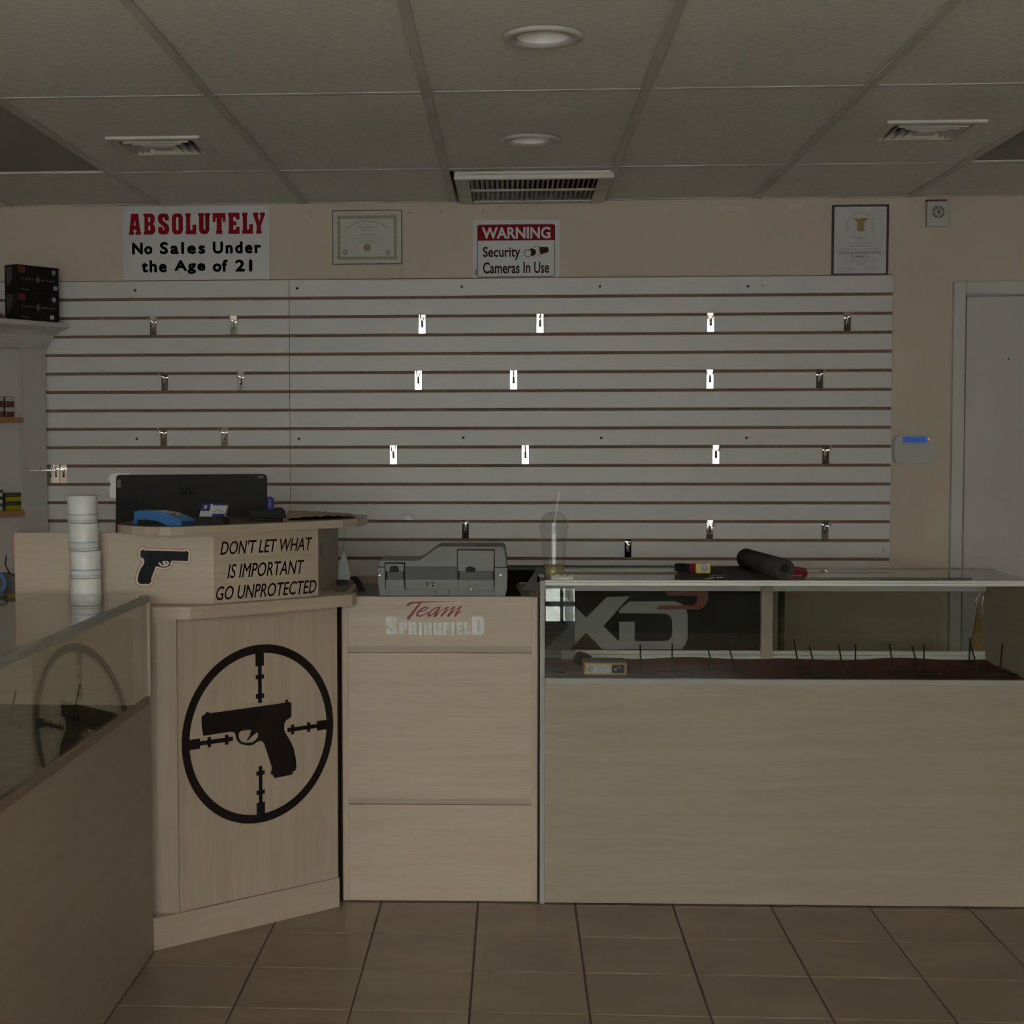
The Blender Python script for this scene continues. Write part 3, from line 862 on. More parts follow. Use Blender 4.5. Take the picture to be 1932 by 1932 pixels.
t = thing('warning_sign', (.016, RY1, 2.1145), 'white WARNING security cameras sign with red band, centre above slatwall', 'sign')
mb = MB().box(-.161, .192, YS, RY1 - .0005, 2.1145, 2.349); 
es = [e for e in mb.bm.edges if abs((e.verts[0].co - e.verts[1].co).normalized().y) > .9]
bmesh.ops.bevel(mb.bm, geom=es, offset=.010, segments=4, affect='EDGES', profile=.5)
mb.build('board', mWHITE, t)
def rrect(u0, v0, u1, v1, r, n=4):
    p = []
    for cx, cy, a0 in ((u1 - r, v1 - r, 0), (u0 + r, v1 - r, PI / 2), (u0 + r, v0 + r, PI), (u1 - r, v0 + r, 1.5 * PI)):
        p += [(cx + r * math.cos(a0 + k * PI / 2 / n), cy + r * math.sin(a0 + k * PI / 2 / n)) for k in range(n + 1)]
    return p
mb = MB()
mb.flat([(-.1405, 2.265), (.1705, 2.265)] + [p for p in rrect(-.1405, 2.2, .1705, 2.3275, .008) if p[1] > 2.265], [], fr, .0006)
mb.build('red_band', mRED, t)
mb = MB(); mb.stroke(rrect(-.1415, 2.1185, .1715, 2.329, .008), .0024, fr, .0008, True)
mb.text('Security', -.120, 2.186, .032, 2.241, fr, .02).text('Cameras', -.120, 2.132, .029, 2.178, fr, .02).text('In', .044, 2.1335, .072, 2.1785, fr, .02).text('Use', .088, 2.132, .149, 2.179, fr, .02)
mb.disc(.062, 2.213, .0155, fr, .0008, 24, .0132)
mb.flat([(.069, 2.2285), (.094, 2.241), (.098, 2.2405), (.080, 2.2325), (.0935, 2.226), (.0965, 2.217), (.092, 2.206), (.083, 2.2015), (.074, 2.2035), (.0785, 2.213), (.075, 2.224)], [], fr, .0008)
mb.flat([(.1085, 2.2385), (.144, 2.2375), (.148, 2.219), (.113, 2.206)], [], fr, .0008)
mb.stroke([(.093, 2.241), (.105, 2.2415), (.1095, 2.22), (.111, 2.206), (.101, 2.203), (.094, 2.198), (.077, 2.1965)], .001, fr, .0008)
mb.stroke([(.1045, 2.2395), (.1065, 2.22), (.106, 2.208), (.102, 2.2045)], .0008, fr, .0008)
mb.stroke([(.105, 2.204), (.113, 2.1975), (.124, 2.197)], .001, fr, .0008)
mb.build('dark_lettering', mMAROONV, t)
MB().text('WARNING', -.124, 2.272, .154, 2.319, fr, .03, 0, .0012).build('white_lettering', mWHITE, t)
MB().box(-.153, -.144, YS - .001, YS, 2.125, 2.150).build('price_tag', mGREYPR, t)

# certificate (left)
t = thing('framed_certificate', (-.592, RY1, 2.173), 'pale parchment certificate with tan scalloped border in thin brown frame', 'certificate')
x0, x1, z0, z1 = -.735, -.450, 2.174, 2.393
MB().box(x0 + .002, x1 - .002, 6.306, RY1 - .0005, z0 + .002, z1 - .002).build('paper', mCERT, t)
mb = MB(); a = .003
mb.box(x0, x0 + a, 6.303, RY1 - .0005, z0, z1).box(x1 - a, x1, 6.303, RY1 - .0005, z0, z1).box(x0, x1, 6.303, RY1 - .0005, z0, z0 + a).box(x0, x1, 6.303, RY1 - .0005, z1 - a, z1)
mb.build('frame', mFRAMEB, t)
fr2 = yframe(6.306)
mb = MB(); u0, v0, u1, v1 = -.7155, 2.1915, -.4705, 2.3725
b_ = .0135
mb.rect(u0 + .002, v1 - b_, u1 - .002, v1 - .002, fr2).rect(u0 + .002, v0 + .002, u1 - .002, v0 + b_, fr2).rect(u0 + .002, v0 + b_, u0 + b_, v1 - b_, fr2).rect(u1 - b_, v0 + b_, u1 - .002, v1 - b_, fr2)
for k in range(12):
    for v in (v0 + .005, v1 - .005): mb.disc(u0 + .01 + k * .0205, v, .0062, fr2, .0010 + .0003 * (k % 2), 10)
for k in range(9):
    for u in (u0 + .005, u1 - .005): mb.disc(u, v0 + .012 + k * .0197, .0062, fr2, .0016 + .0003 * (k % 2), 10)
mb.build('border_print', mCERTB, t)
mb = MB()
mb.text("Broward Sheriff's Office Deputies Association", 0, 0, 1, 1, fr2, .02, 0, .0008, arc=(-.592, 2.204, .141, math.radians(128), math.radians(52), .0062))
mb.text('Certificate of Appreciation', -.634, 2.3205, -.551, 2.3275, fr2, 0, .4).text('Presented to', -.611, 2.310, -.576, 2.3155, fr2, 0, .4)
mb.text('Sunrise Tactical', -.618, 2.293, -.569, 2.298, fr2, .01)
mb.text('In Recognition of Your Continued Assistance', -.650, 2.276, -.536, 2.2815, fr2, 0, .4).text('To the Men and Women of the', -.632, 2.2675, -.556, 2.2725, fr2, 0, .4).text('Law Enforcement Profession', -.630, 2.258, -.559, 2.2635, fr2, 0, .4)
mb.stroke([(-.672, 2.2905), (-.515, 2.2905)], .0004, fr2)
mb.stroke([(-.66, 2.231), (-.645, 2.234), (-.64, 2.229), (-.625, 2.232)], .0005, fr2).stroke([(-.555, 2.231), (-.54, 2.234), (-.535, 2.229), (-.52, 2.232)], .0005, fr2).stroke([(-.605, 2.219), (-.59, 2.223), (-.585, 2.218), (-.575, 2.22)], .0005, fr2)
mb.disc(-.684, 2.223, .0095, fr2, .0007, 20, .0055).disc(-.507, 2.221, .0095, fr2, .0007, 20, .0055).disc(-.593, 2.242, .009, fr2, .0012, 24, .006)
mb.build('fine_print', mCERTI, t)
MB().disc(-.593, 2.242, .0145, fr2, .0009, 28).build('gold_seal', mGOLD, t)

# framed association certificate (right)
t = thing('framed_association_certificate', (1.392, RY1, 2.108), 'white certificate with gold eagle seal in dark burgundy frame, far right', 'certificate')
x0, x1, z0, z1 = 1.281, 1.504, 2.1125, 2.394
MB().box(x0 + .004, x1 - .004, 6.306, RY1 - .0005, z0 + .004, z1 - .004).build('paper', mPAPER, t)
mb = MB(); a = .0075
mb.box(x0, x0 + a, 6.3, RY1 - .0005, z0, z1).box(x1 - a, x1, 6.3, RY1 - .0005, z0, z1).box(x0, x1, 6.3, RY1 - .0005, z0, z0 + a).box(x0, x1, 6.3, RY1 - .0005, z1 - a, z1)
mb.build('frame', mFRAME, t)
U = lambda X: 1.290 + (X - 135) * 1.5547e-4
V = lambda Y: 2.385 - (Y - 125) * 1.582e-4
cxs, czs = U(792), V(590)
mb = MB()
mb.text('NATIONAL RIFLE ASSOCIATION', 0, 0, 1, 1, fr2, .02, 0, .0008, arc=(cxs, czs, .0475, math.radians(205), math.radians(-25), .0085))
mb.text('OF AMERICA', 0, 0, 1, 1, fr2, .02, 0, .0008, arc=(cxs, czs, .0545, math.radians(235), math.radians(305), .0085))
mb.disc(cxs, czs, .0572, fr2, .0007, 40, .0566).disc(cxs, czs, .0462, fr2, .0007, 40, .0456)
mb.build('seal_ring_print', mGOLD2, t)
eg = [(575,435),(690,405),(740,432),(780,415),(820,400),(930,400),(1020,435),(930,460),(890,520),(885,570),(920,590),(880,610),(890,640),(920,700),(870,705),(860,750),(790,735),(740,750),(725,700),(675,690),(740,645),(690,625),(720,600),(715,560),(700,545),(730,530),(690,480),(640,445)]
MB().flat([(U(a), V(b)) for a, b in eg], [], fr2, .0009).build('eagle_print', mGOLD, t)
mb = MB()
mb.stroke([(U(630), V(755)), (U(740), V(660))], .001, fr2).stroke([(U(970), V(750)), (U(860), V(670))], .001, fr2).stroke([(U(620), V(575)), (U(700), V(600))], .0007, fr2).stroke([(U(990), V(570)), (U(910), V(615))], .0007, fr2)
mb.text('State of Florida Membership 2013', U(500), V(1040), U(1090), V(1015), fr2)
mb.text('Sunrise Tactical Supply, LLC', U(520), V(1128), U(1110), V(1090), fr2, .02)
mb.text('having qualified by submission of an application and affiliating as', U(270), V(1197), U(1325), V(1165), fr2)
mb.text('NATIONAL RIFLE ASSOCIATION', U(262), V(1306), U(1325), V(1242), fr2, .02).text('OF AMERICA', U(570), V(1400), U(1015), V(1340), fr2, .02)
mb.text('entitled to the confidence and support of all its members and', U(320), V(1470), U(1260), V(1440), fr2).text('enjoying all the rights of a Business Alliance', U(385), V(1522), U(1215), V(1490), fr2).text('the Association', U(685), V(1570), U(905), V(1542), fr2)
for k, s_ in enumerate(('Given under the hand and seal of', 'the Association at Fairfax, Virginia', 'this Business Alliance member')):
    mb.text(s_, U(240), V(1672 + k * 37), U(690 - 30 * k), V(1648 + k * 37), fr2)
mb.stroke([(U(905), V(1640)), (U(940), V(1610)), (U(935), V(1650)), (U(1000), V(1630)), (U(1010), V(1650)), (U(1090), V(1645)), (U(1120), V(1600)), (U(1115), V(1650)), (U(1190), V(1640)), (U(1240), V(1590)), (U(1215), V(1650)), (U(1300), V(1640))], .0006, fr2)
mb.text('Executive Officer', U(980), V(1715), U(1190), V(1690), fr2)
mb.build('fine_print', mCERTI, t)

# smoke / sounder unit and keypad
t = thing('wall_sounder', (1.693, RY1, 2.302), 'small off-white square sounder box with round grille, right of framed certificate', 'alarm')
MB().box(1.650, 1.737, RY1 - .03, RY1 - .0005, 2.303, 2.402, .004, 2).build('housing', mWHITEP, t)
f3 = yframe(RY1 - .03)
mb = MB(); cx, cz = 1.6945, 2.359
mb.disc(cx, cz, .0235, f3, .0004, 28, .0185)
mb.disc(cx, cz, .015, f3, .0004, 24, .0125)
mb.build('sound_slot', mDARKHOLE, t)
mb = MB(); mb.box(cx - .0012, cx + .0012, RY1 - .032, RY1 - .03, cz - .024, cz + .024).box(cx - .024, cx + .024, RY1 - .032, RY1 - .03, cz - .0012, cz + .0012)
mb.lathe([(.006, 0), (.006, -.002), (0, -.002)], (cx, RY1 - .03, cz), 16, 'y')
mb.build('grille_cross', mWHITEP, t)
MB().box(1.649, 1.728, RY1 - .028, RY1 - .004, 2.402, 2.409).build('red_strip', mREDBOX, t, 'dark red strip on top')

t = thing('alarm_keypad', (1.617, RY1, 1.352), 'white rounded alarm keypad with lit blue display between slatwall and door', 'keypad')
mb = MB()
kp = rrect(1.533, 1.352, 1.70, 1.4745, .034, 8)
mb.prism(kp, RY1 - .018, RY1 - .0005, 'y')
kp2 = rrect(1.537, 1.356, 1.696, 1.4705, .031, 8)
mb.prism(kp2, RY1 - .024, RY1 - .018, 'y')
mb.build('housing', mWHITEP, t)
f3 = yframe(RY1 - .024)
MB().rect(1.568, 1.4415, 1.6625, 1.4655, f3, .0006).build('display', mLCD, t)
MB().text('System Ready to', 1.572, 1.4545, 1.661, 1.463, f3, .02, 0, .0010).build('display_text', mLCDTXT, t)
MB().disc(1.6715, 1.4565, .0036, f3, .0008, 12).build('red_indicator', mLED, t)
mb = MB(); mb.disc(1.6715, 1.446, .0018, f3, .0008, 10).rect(1.592, 1.4345, 1.638, 1.436, f3, .0006)
mb.build('indicator_mark', mKEYS, t)
MB().box(1.54, 1.694, RY1 - .0265, RY1 - .0235, 1.359, 1.4335, .004, 2).build('flip_cover', mWHITEP, t)

# ================================================================== WHITE CORNER CABINET (left)
O = Vector((-1.925, 6.275, 0)); ang = math.atan2(.848, .53)
t = thing('corner_display_cabinet', O, 'white painted display cabinet with crown moulding standing at the left edge', 'cabinet', rz=ang)
Mx = frame_of(t)
WC = 1.0
mb = MB(Mx)
zt = 1.875
mb.box(-.128, 0, 0, .022, 0, zt).box(-WC, -WC + .128, 0, .022, 0, zt).box(-WC + .128, -.128, 0, .022, 1.832, zt).box(-WC + .128, -.128, 0, .022, 0, .10)
mb.build('face_frame', mCAB, t)
mb = MB(Mx)
mb.prism([(-.128, .022), (-.004, .022), (-.158, .262), (-.20, .262)], 0, zt)
mb.box(-WC, -WC + .02, .022, .262, 0, zt).box(-WC + .02, -.19, .245, .262, 0, zt).prism([(-WC + .02, .022), (-.128, .022), (-.19, .245), (-WC + .02, .245)], 1.838, zt)
mb.build('cabinet_body', mCAB, t)
# crown: lofted profile round the front and right side
prof = [(0.004, 1.835), (.012, 1.85), (.018, 1.868), (.028, 1.887), (.046, 1.905), (.066, 1.916), (.074, 1.922), (.074, 1.940), (0, 1.940)]
foot = lambda q: [(-WC - q, .262), (-WC - q, -q), (0 + q * .9, -q), (-.162, .262)]
mb = MB(Mx); rings = []
for q, z in prof:
    rings.append([mb.bm.verts.new(Mx @ Vector((p[0], p[1], z))) for p in foot(q)])
for i in range(len(rings) - 1):
    for k in range(3):
        mb.bm.faces.new([rings[i][k], rings[i][k + 1], rings[i + 1][k + 1], rings[i + 1][k]])
mb.bm.faces.new(rings[-1])
mb.build('crown_moulding', mCAB, t)
for z in (1.552, 1.173, .78, .4):
    mb = MB(Mx)
    mb.prism([(-WC + .13, -.002), (-.123, -.002), (-.112, .003), (-.109, .01), (-.135, .05), (-.185, .243), (-WC + .02, .243)], z - .022, z)
    mb.build('shelf', mOAK, t, 'orange brown wood shelf')
def cbox(M, x0, x1, y0, y1, z0, z1, mats, name, label, cat, group=None, deco=None, bev=.001):
    c = M @ Vector(((x0 + x1) / 2, (y0 + y1) / 2, z0))
    tt = thing(name, c, label, cat, group)
    MB(M).box(x0, x1, y0, y1, z0, z1, bev, 1).build('carton', mats, tt)
    if deco: deco(tt)
    return tt
def front(M, y):
    return lambda u, v, d: tuple(M @ Vector((u, y - d, v)))
f4 = front(Mx, .03)
ammo_labels = ['white and dark red ammunition box at the shelf corner, upper right of four', 'white and dark red ammunition box at the shelf corner, lower right of four',
               'white and dark red ammunition box cut by the photo edge, upper left of four', 'white and dark red ammunition box cut by the photo edge, lower left of four']
for i, (ux, z0) in enumerate(((-.140, 1.5945), (-.140, 1.5525), (-.193, 1.5945), (-.193, 1.5525))):
    def deco(tt, ux=ux, z0=z0):
        MB().rect(ux - .046, z0 + .023, ux - .002, z0 + .039, f4).build('white_panel', mPAPER, tt)
        MB().text('CCI 9MM', ux - .038, z0 + .028, ux - .012, z0 + .034, f4, 0, 0, .001).rect(ux - .044, z0 + .004, ux - .04, z0 + .022, f4, .0008).build('panel_print', mGREYPR, tt)
    cbox(Mx, ux - .048, ux, .03, .11, z0, z0 + .041, mDRED, 'ammunition_box', ammo_labels[i], 'box', 'small ammunition boxes on the upper shelf', deco)
f5 = front(Mx, .012)
for i, z0 in enumerate((1.2095, 1.1735)):
    def deco(tt, z0=z0):
        MB().rect(-.206, z0 + .001, -.120, z0 + .0195, f5).build('yellow_band', mYELLOW, tt)
        MB().text('Remington', -.200, z0 + .0225, -.150, z0 + .032, f5, .01, .2, .0008).build('brand_print', mGREYPR, tt)
    cbox(Mx, -.208, -.117, .012, .09, z0, z0 + .0355, mDGREEN, 'ammunition_box', ['yellow and dark green ammunition box, upper of the two', 'yellow and dark green ammunition box, lower of the two'][i], 'box', 'yellow and green ammunition boxes', deco)
f6 = front(Mx, .02)
for i in range(3):
    z0 = 1.1735 + i * .0285
    def deco(tt, z0=z0):
        MB().rect(-.263, z0 + .002, -.217, z0 + .017, f6).build('pale_label', mPAPER, tt)
    cbox(Mx, -.268, -.2125, .02, .09, z0, z0 + .028, mCHAR, 'ammunition_box', 'dark box with white label beside the yellow boxes, %s' % ['bottom of three', 'middle of three', 'top of three'][i], 'box', 'dark and white boxes on the lower shelf', deco)
# scope cartons on top
ang2 = math.atan2(.17, .12)
Mb = Matrix.Translation((-1.972, 6.058, 0)) @ Matrix.Rotation(ang2, 4, 'Z')
ff = lambda u, v, d: tuple(Mb @ Vector((u, -d, v)))
fs = lambda u, v, d: tuple(Mb @ Vector((-d, .073 - u, v)))
for i, z0 in enumerate((1.9405, 2.050)):
    def deco(tt, z0=z0, i=i):
        MB().rect(.008, z0 + .077, .044, z0 + .103, ff).build('red_square_print', mREDBOX, tt)
        mb = MB(); mb.text('SIGHT', .022, z0 + .050, .084, z0 + .058, ff, .02, 0, .0008, spacing=1.5).text('MARK', .126, z0 + .049, .190, z0 + .057, ff, .02, 0, .0008, spacing=1.5)
        mb.stroke([(.094, z0 + .0535), (.105, z0 + .066), (.116, z0 + .0535), (.105, z0 + .041)], .0022, ff, .0008, True)
        mb.disc(.105, z0 + .0535, .005, ff, .0008, 12, .0035).stroke([(.105, z0 + .038), (.105, z0 + .069)], .0012, ff, .0008).stroke([(.095, z0 + .0535), (.115, z0 + .0535)], .0012, ff, .0008)
        mb.disc(.184, z0 + .088, .012, ff, .0008, 20, .0102)
        mb.rect(.02, z0 + .01, .06, z0 + .013, ff)
        mb.build('silver_print', mGREYPR, tt)
        mb = MB(); mb.flat([(.176, z0 + .096), (.192, z0 + .096), (.192, z0 + .087), (.184, z0 + .077), (.176, z0 + .087)], [], ff, .0009)
        mb.rect(*( (.182, z0 + .018, .202, z0 + .035) if i else (.163, z0 + .008, .183, z0 + .025)), ff, .0008)
        mb.build('white_sticker', mPAPER, tt)
        mb = MB(); mb.flat([(.008, z0 + .1), (.05, z0 + .1), (.046, z0 + .05), (.016, z0 + .02)], [], fs, .0006)
        mb.build('side_print', mCHAR, tt)
    cbox(Mb, 0, .21, 0, .075, z0, z0 + .109, mBLKBOX, 'scope_box', ['lower of two black and red optics cartons on the white cabinet', 'upper of two black and red optics cartons on the white cabinet'][i], 'box', 'black optics cartons stacked on the cabinet', deco)
t = thing('red_carton', (-2.08, 5.98, 1.9405), 'dark red slanted carton left of the black optics cartons, cut by the edge', 'box')
MB().prism([(-2.16, 1.9405), (-1.995, 1.9405), (-2.062, 1.986), (-2.16, 1.986)], 5.955, 6.02, 'y').build('carton', mREDBOX, t)

# ================================================================== CORNER PEDESTAL WITH HUTCH
A = Vector((-1.023, 4.281)); Bv = Vector((-.541, 4.720)); dv = (Bv - A).normalized(); nv = Vector((dv.y, -dv.x))
ped = thing('corner_pedestal', (-.95, 4.75, 0), 'maple laminate corner pedestal counter with black crosshair pistol decal on its angled front', 'counter')
MBody = MB()
pA = A + dv * .085
body = [(-1.60, 4.342), (pA.x - .002, 4.342), (pA.x, 4.3435), (Bv.x - .001, Bv.y), (-.5385, 5.30), (-1.60, 5.30)]
body = [(p[0], p[1] + .0035) if i in (0, 1) else p for i, p in enumerate(body)]
MB().prism([(-1.60, 4.3465), (-1.018, 4.3465), (pA.x, 4.3475), (Bv.x - .006, Bv.y - .001), (-.5535, 4.745), (-.5535, 5.30), (-1.60, 5.30)], .0, .9475).build('body', mMAPLEV, ped)
# angled panel, narrow panel, plinth as separate boards
ff = face_frame(A, Bv)
def board_on(fr, u0, u1, z0, z1, t0, t1, name, mat, parent, bev=0):
    mb = MB()
    vs = [fr(u, z, tt) for u in (u0, u1) for tt in (t0, t1) for z in (z0, z1)]
    mb.add(vs, [(0, 1, 3, 2), (4, 6, 7, 5), (0, 4, 5, 1), (2, 3, 7, 6), (0, 2, 6, 4), (1, 5, 7, 3)])
    return mb.build(name, mat, parent)
fpan = board_on(ff, .087, .650, .094, .9475, -.012, .0, 'front_panel', mMAPLEV, ped)
board_on(ff, -.004, .652, .0, .092, -.012, .004, 'plinth', mMAPLE, ped)
MB().box(-1.018, pA.x - .001, 4.336, 4.348, .09, .9475).build('filler_panel', mMAPLEV, ped)
MB().prism([(-1.022, 4.2875), (-1.018, 4.348), (pA.x + .01, 4.352)], .086, .0925).build('plinth_cap', mMAPLE, ped)
# crosshair decal
mb = MB(); cu, cz = .3655, .580
mb.disc(cu, cz, .2685, ff, .0007, 96, .2425)
def R(u0, v0, u1, v1): mb.rect(u0, v0, u1, v1, ff, .0007)
R(.3505, .784, .3805, .826); R(.359, .673, .372, .786); R(.3505, .745, .3805, .758); R(.3505, .687, .3805, .701)
R(.3505, .334, .3805, .373); R(.359, .371, .372, .483); R(.3505, .455, .3805, .468); R(.3505, .397, .3805, .410)
R(.121, .562, .158, .592); R(.157, .5705, .270, .5835); R(.183, .562, .195, .592); R(.242, .562, .255, .592)
R(.572, .564, .611, .594); R(.463, .5725, .573, .5855); R(.476, .564, .488, .594); R(.535, .564, .547, .594)
big = [[0.1649,0.657],[0.1748,0.66],[0.1784,0.666],[0.1869,0.666],[0.1918,0.662],[0.4545,0.664],[0.4559,0.672],[0.4651,0.673],[0.4658,0.665],[0.4757,0.663],[0.4785,0.659],[0.4778,0.629],[0.4785,0.62],[0.4707,0.614],[0.4601,0.611],[0.4537,0.604],[0.4516,0.594],[0.4516,0.581],[0.4566,0.57],[0.4658,0.556],[0.4764,0.539],[0.4856,0.52],[0.4913,0.498],[0.4948,0.474],[0.4948,0.458],[0.4898,0.451],[0.48,0.449],[0.4814,0.441],[0.4169,0.439],[0.4113,0.443],[0.4099,0.448],[0.4006,0.455],[0.4049,0.466],[0.4049,0.475],[0.3787,0.549],[0.3723,0.556],[0.3624,0.559],[0.3546,0.557],[0.3433,0.551],[0.3313,0.549],[0.3164,0.551],[0.2987,0.557],[0.2853,0.567],[0.2803,0.579],[0.2782,0.59],[0.2718,0.597],[0.2612,0.599],[0.1692,0.598],[0.1649,0.619],[0.1635,0.636],[0.1635,0.651]]
bigh = [[0.2895,0.585],[0.2909,0.592],[0.298,0.597],[0.3143,0.597],[0.3327,0.596],[0.3291,0.583],[0.3178,0.567],[0.3214,0.565],[0.3398,0.578],[0.3546,0.586],[0.3575,0.58],[0.356,0.571],[0.3468,0.562],[0.3349,0.558],[0.3164,0.559],[0.3001,0.564],[0.2923,0.573]]
mb.flat(big, [bigh], ff, .0009)
mb.build('crosshair_decal', mBLACK, fpan, 'black vinyl decal of a pistol inside a rifle-scope crosshair')
# worktop with rounded front corner
wt = [(-1.60, 4.312), (-.945, 4.312), (-.915, 4.318), (-.885, 4.338), (-.855, 4.368), (-.512, 4.668), (-.492, 4.695), (-.484, 4.73), (-.486, 4.765), (-.492, 4.7695), (-.5535, 4.7695), (-.5535, 5.30), (-1.60, 5.30)]
MB().prism(wt, .9475, .982).build('worktop_edge', mEDGE, ped)
ins = [(-1.598, 4.314), (-.945, 4.314), (-.916, 4.320), (-.887, 4.340), (-.857, 4.370), (-.514, 4.670), (-.494, 4.697), (-.486, 4.73), (-.488, 4.764), (-.493, 4.768), (-.555, 4.768), (-.555, 5.298), (-1.598, 5.298)]
MB().prism(ins, .982, .9828).build('worktop_surface', mMAPLE, ped)

hut = thing('counter_hutch', (-1.0, 4.8, .983), 'raised maple laminate hutch on the pedestal lettered DON\'T LET WHAT IS IMPORTANT GO UNPROTECTED', 'counter')
H1 = Vector((-.865, 4.409)); H2 = Vector((-.591, 4.651))
lpan = MB().box(-1.452, H1.x, 4.409, 4.427, .983, 1.1885).build('left_panel', mMAPLE, hut)
hf = face_frame(H1, H2)
apan = board_on(hf, 0, .3655, .983, 1.187, -.016, 0, 'angled_panel', mMAPLE, hut)
MB().box(-.611, -.5925, 4.652, 5.20, .983, 1.187).build('side_panel', mMAPLED, hut)
MB().box(-.5925, -.5917, 4.70, 4.76, 1.10, 1.14).build('grey_sticker', mGREYPR, hut)
slab = [(-1.160, 4.912), (-1.160, 4.47), (-1.155, 4.44), (-1.135, 4.405), (-1.09, 4.355), (-1.045, 4.32), (-1.00, 4.302), (-.965, 4.30), (-.93, 4.318), (-.862, 4.378), (-.592, 4.628), (-.52, 4.70), (-.483, 4.765), (-.466, 4.83), (-.464, 4.90), (-.474, 5.02), (-.56, 5.06), (-.765, 5.06), (-.765, 4.912)]
MB().prism(slab, 1.1885, 1.2115).build('top_slab_edge', mEDGE, hut)
c_ = Vector((-.80, 4.75))
MB().prism([(c_.x + (p[0] - c_.x) * .994, c_.y + (p[1] - c_.y) * .994) for p in slab], 1.2115, 1.2125).build('top_surface', mCTOP, hut)
# slogan
mb = MB()
mb.bold("DON'T LET WHAT", .0215, 1.1235, .3445, 1.1645, hf, .0006, shear=.28, d=.0008)
mb.bold("IS IMPORTANT", .0445, 1.0535, .3150, 1.0960, hf, .0006, shear=.28, d=.0008)
mb.bold("GO UNPROTECTED", .0060, .9915, .3590, 1.0325, hf, .0006, shear=.28, d=.0008)
mb.build('slogan_lettering', mMAROONV, apan, 'dark maroon slanted capital lettering')
sm = [[-1.08,1.136],[-1.075,1.138],[-1.074,1.141],[-1.071,1.141],[-1.069,1.138],[-0.949,1.135],[-0.947,1.137],[-0.943,1.137],[-0.942,1.135],[-0.938,1.133],[-0.94,1.107],[-0.988,1.108],[-0.991,1.103],[-0.993,1.095],[-0.997,1.09],[-1.006,1.088],[-1.017,1.088],[-1.026,1.09],[-1.031,1.092],[-1.035,1.091],[-1.049,1.056],[-1.049,1.051],[-1.048,1.047],[-1.053,1.044],[-1.054,1.04],[-1.084,1.04],[-1.084,1.043],[-1.089,1.047],[-1.089,1.055],[-1.085,1.072],[-1.08,1.084],[-1.071,1.097],[-1.069,1.106],[-1.069,1.111],[-1.073,1.115],[-1.078,1.117],[-1.08,1.12]]
smh = [[-1.027,1.102],[-1.024,1.104],[-1.017,1.096],[-1.01,1.093],[-1.015,1.103],[-1.015,1.107],[-1.0,1.107],[-0.996,1.104],[-0.996,1.099],[-1.0,1.093],[-1.008,1.091],[-1.017,1.091],[-1.023,1.094],[-1.026,1.098]]
tri_ = [[-1.01,1.104],[-1.002,1.104],[-1.001,1.1],[-1.004,1.096]]
outl = [[-1.079,1.148],[-1.068,1.149],[-1.064,1.144],[-0.952,1.141],[-0.948,1.144],[-0.941,1.143],[-0.934,1.137],[-0.932,1.131],[-0.934,1.104],[-0.938,1.101],[-0.985,1.103],[-0.987,1.095],[-0.991,1.087],[-0.999,1.083],[-1.013,1.081],[-1.023,1.082],[-1.03,1.086],[-1.044,1.054],[-1.042,1.046],[-1.051,1.033],[-1.085,1.033],[-1.095,1.042],[-1.097,1.049],[-1.093,1.069],[-1.087,1.084],[-1.076,1.102],[-1.077,1.106],[-1.085,1.113],[-1.088,1.12],[-1.087,1.138]]
f7 = yframe(4.409)
MB().flat(outl, [], f7, .0005).build('sticker_base', mCREAMST, lpan)
MB().stroke(outl, .0017, f7, .0008, True).flat(tri_, [], f7, .0010).build('sticker_outline', mREDST, lpan)
MB().flat(sm, [smh], f7, .0010).build('pistol_sticker', mBLUEBLK, lpan, 'black pistol silhouette sticker with red outline')

# ================================================================== MIDDLE CABINET
tc = thing('flap_cabinet', (-.227, 4.777, 0), 'maple laminate cabinet with silver Springfield lettering between pedestal and glass case', 'cabinet', rz=.0228)
Mt = frame_of(tc)
x0, x1 = -.305, .306
mb = MB(Mt)
mb.box(x0, x0 + .019, 0, .45, .004, .9675, .0008, 1)
mb.build('side_panel', mMAPLEV, tc)
MB(Mt).box(x1 - .019, x1, 0, .45, .004, .9675, .0008, 1).build('side_panel', mMAPLEV, tc)
tpan = MB(Mt).box(x0 + .019, x1 - .019, .004, .02, .812, .9675).build('top_front_panel', mMAPLE, tc)
MB(Mt).box(x0 + .019, x1 - .019, .012, .03, .791, .811).build('rail', mMAPLED, tc)
MB(Mt).box(x0 + .019, x1 - .019, .004, .02, .330, .790).build('middle_front_panel', mMAPLE, tc)
MB(Mt).box(x0 + .019, x1 - .019, .012, .03, .311, .329).build('rail', mMAPLED, tc)
MB(Mt).box(x0 + .019, x1 - .019, .004, .02, .004, .310).build('bottom_front_panel', mMAPLE, tc)
MB(Mt).box(x0 + .019, x1 - .019, .03, .45, .945, .966).build('top', mBROWN, tc, 'dark brown inner top')
tf = lambda u, v, d: tuple(Mt @ Vector((u + .227, .004 - d, v)))
mb = MB()
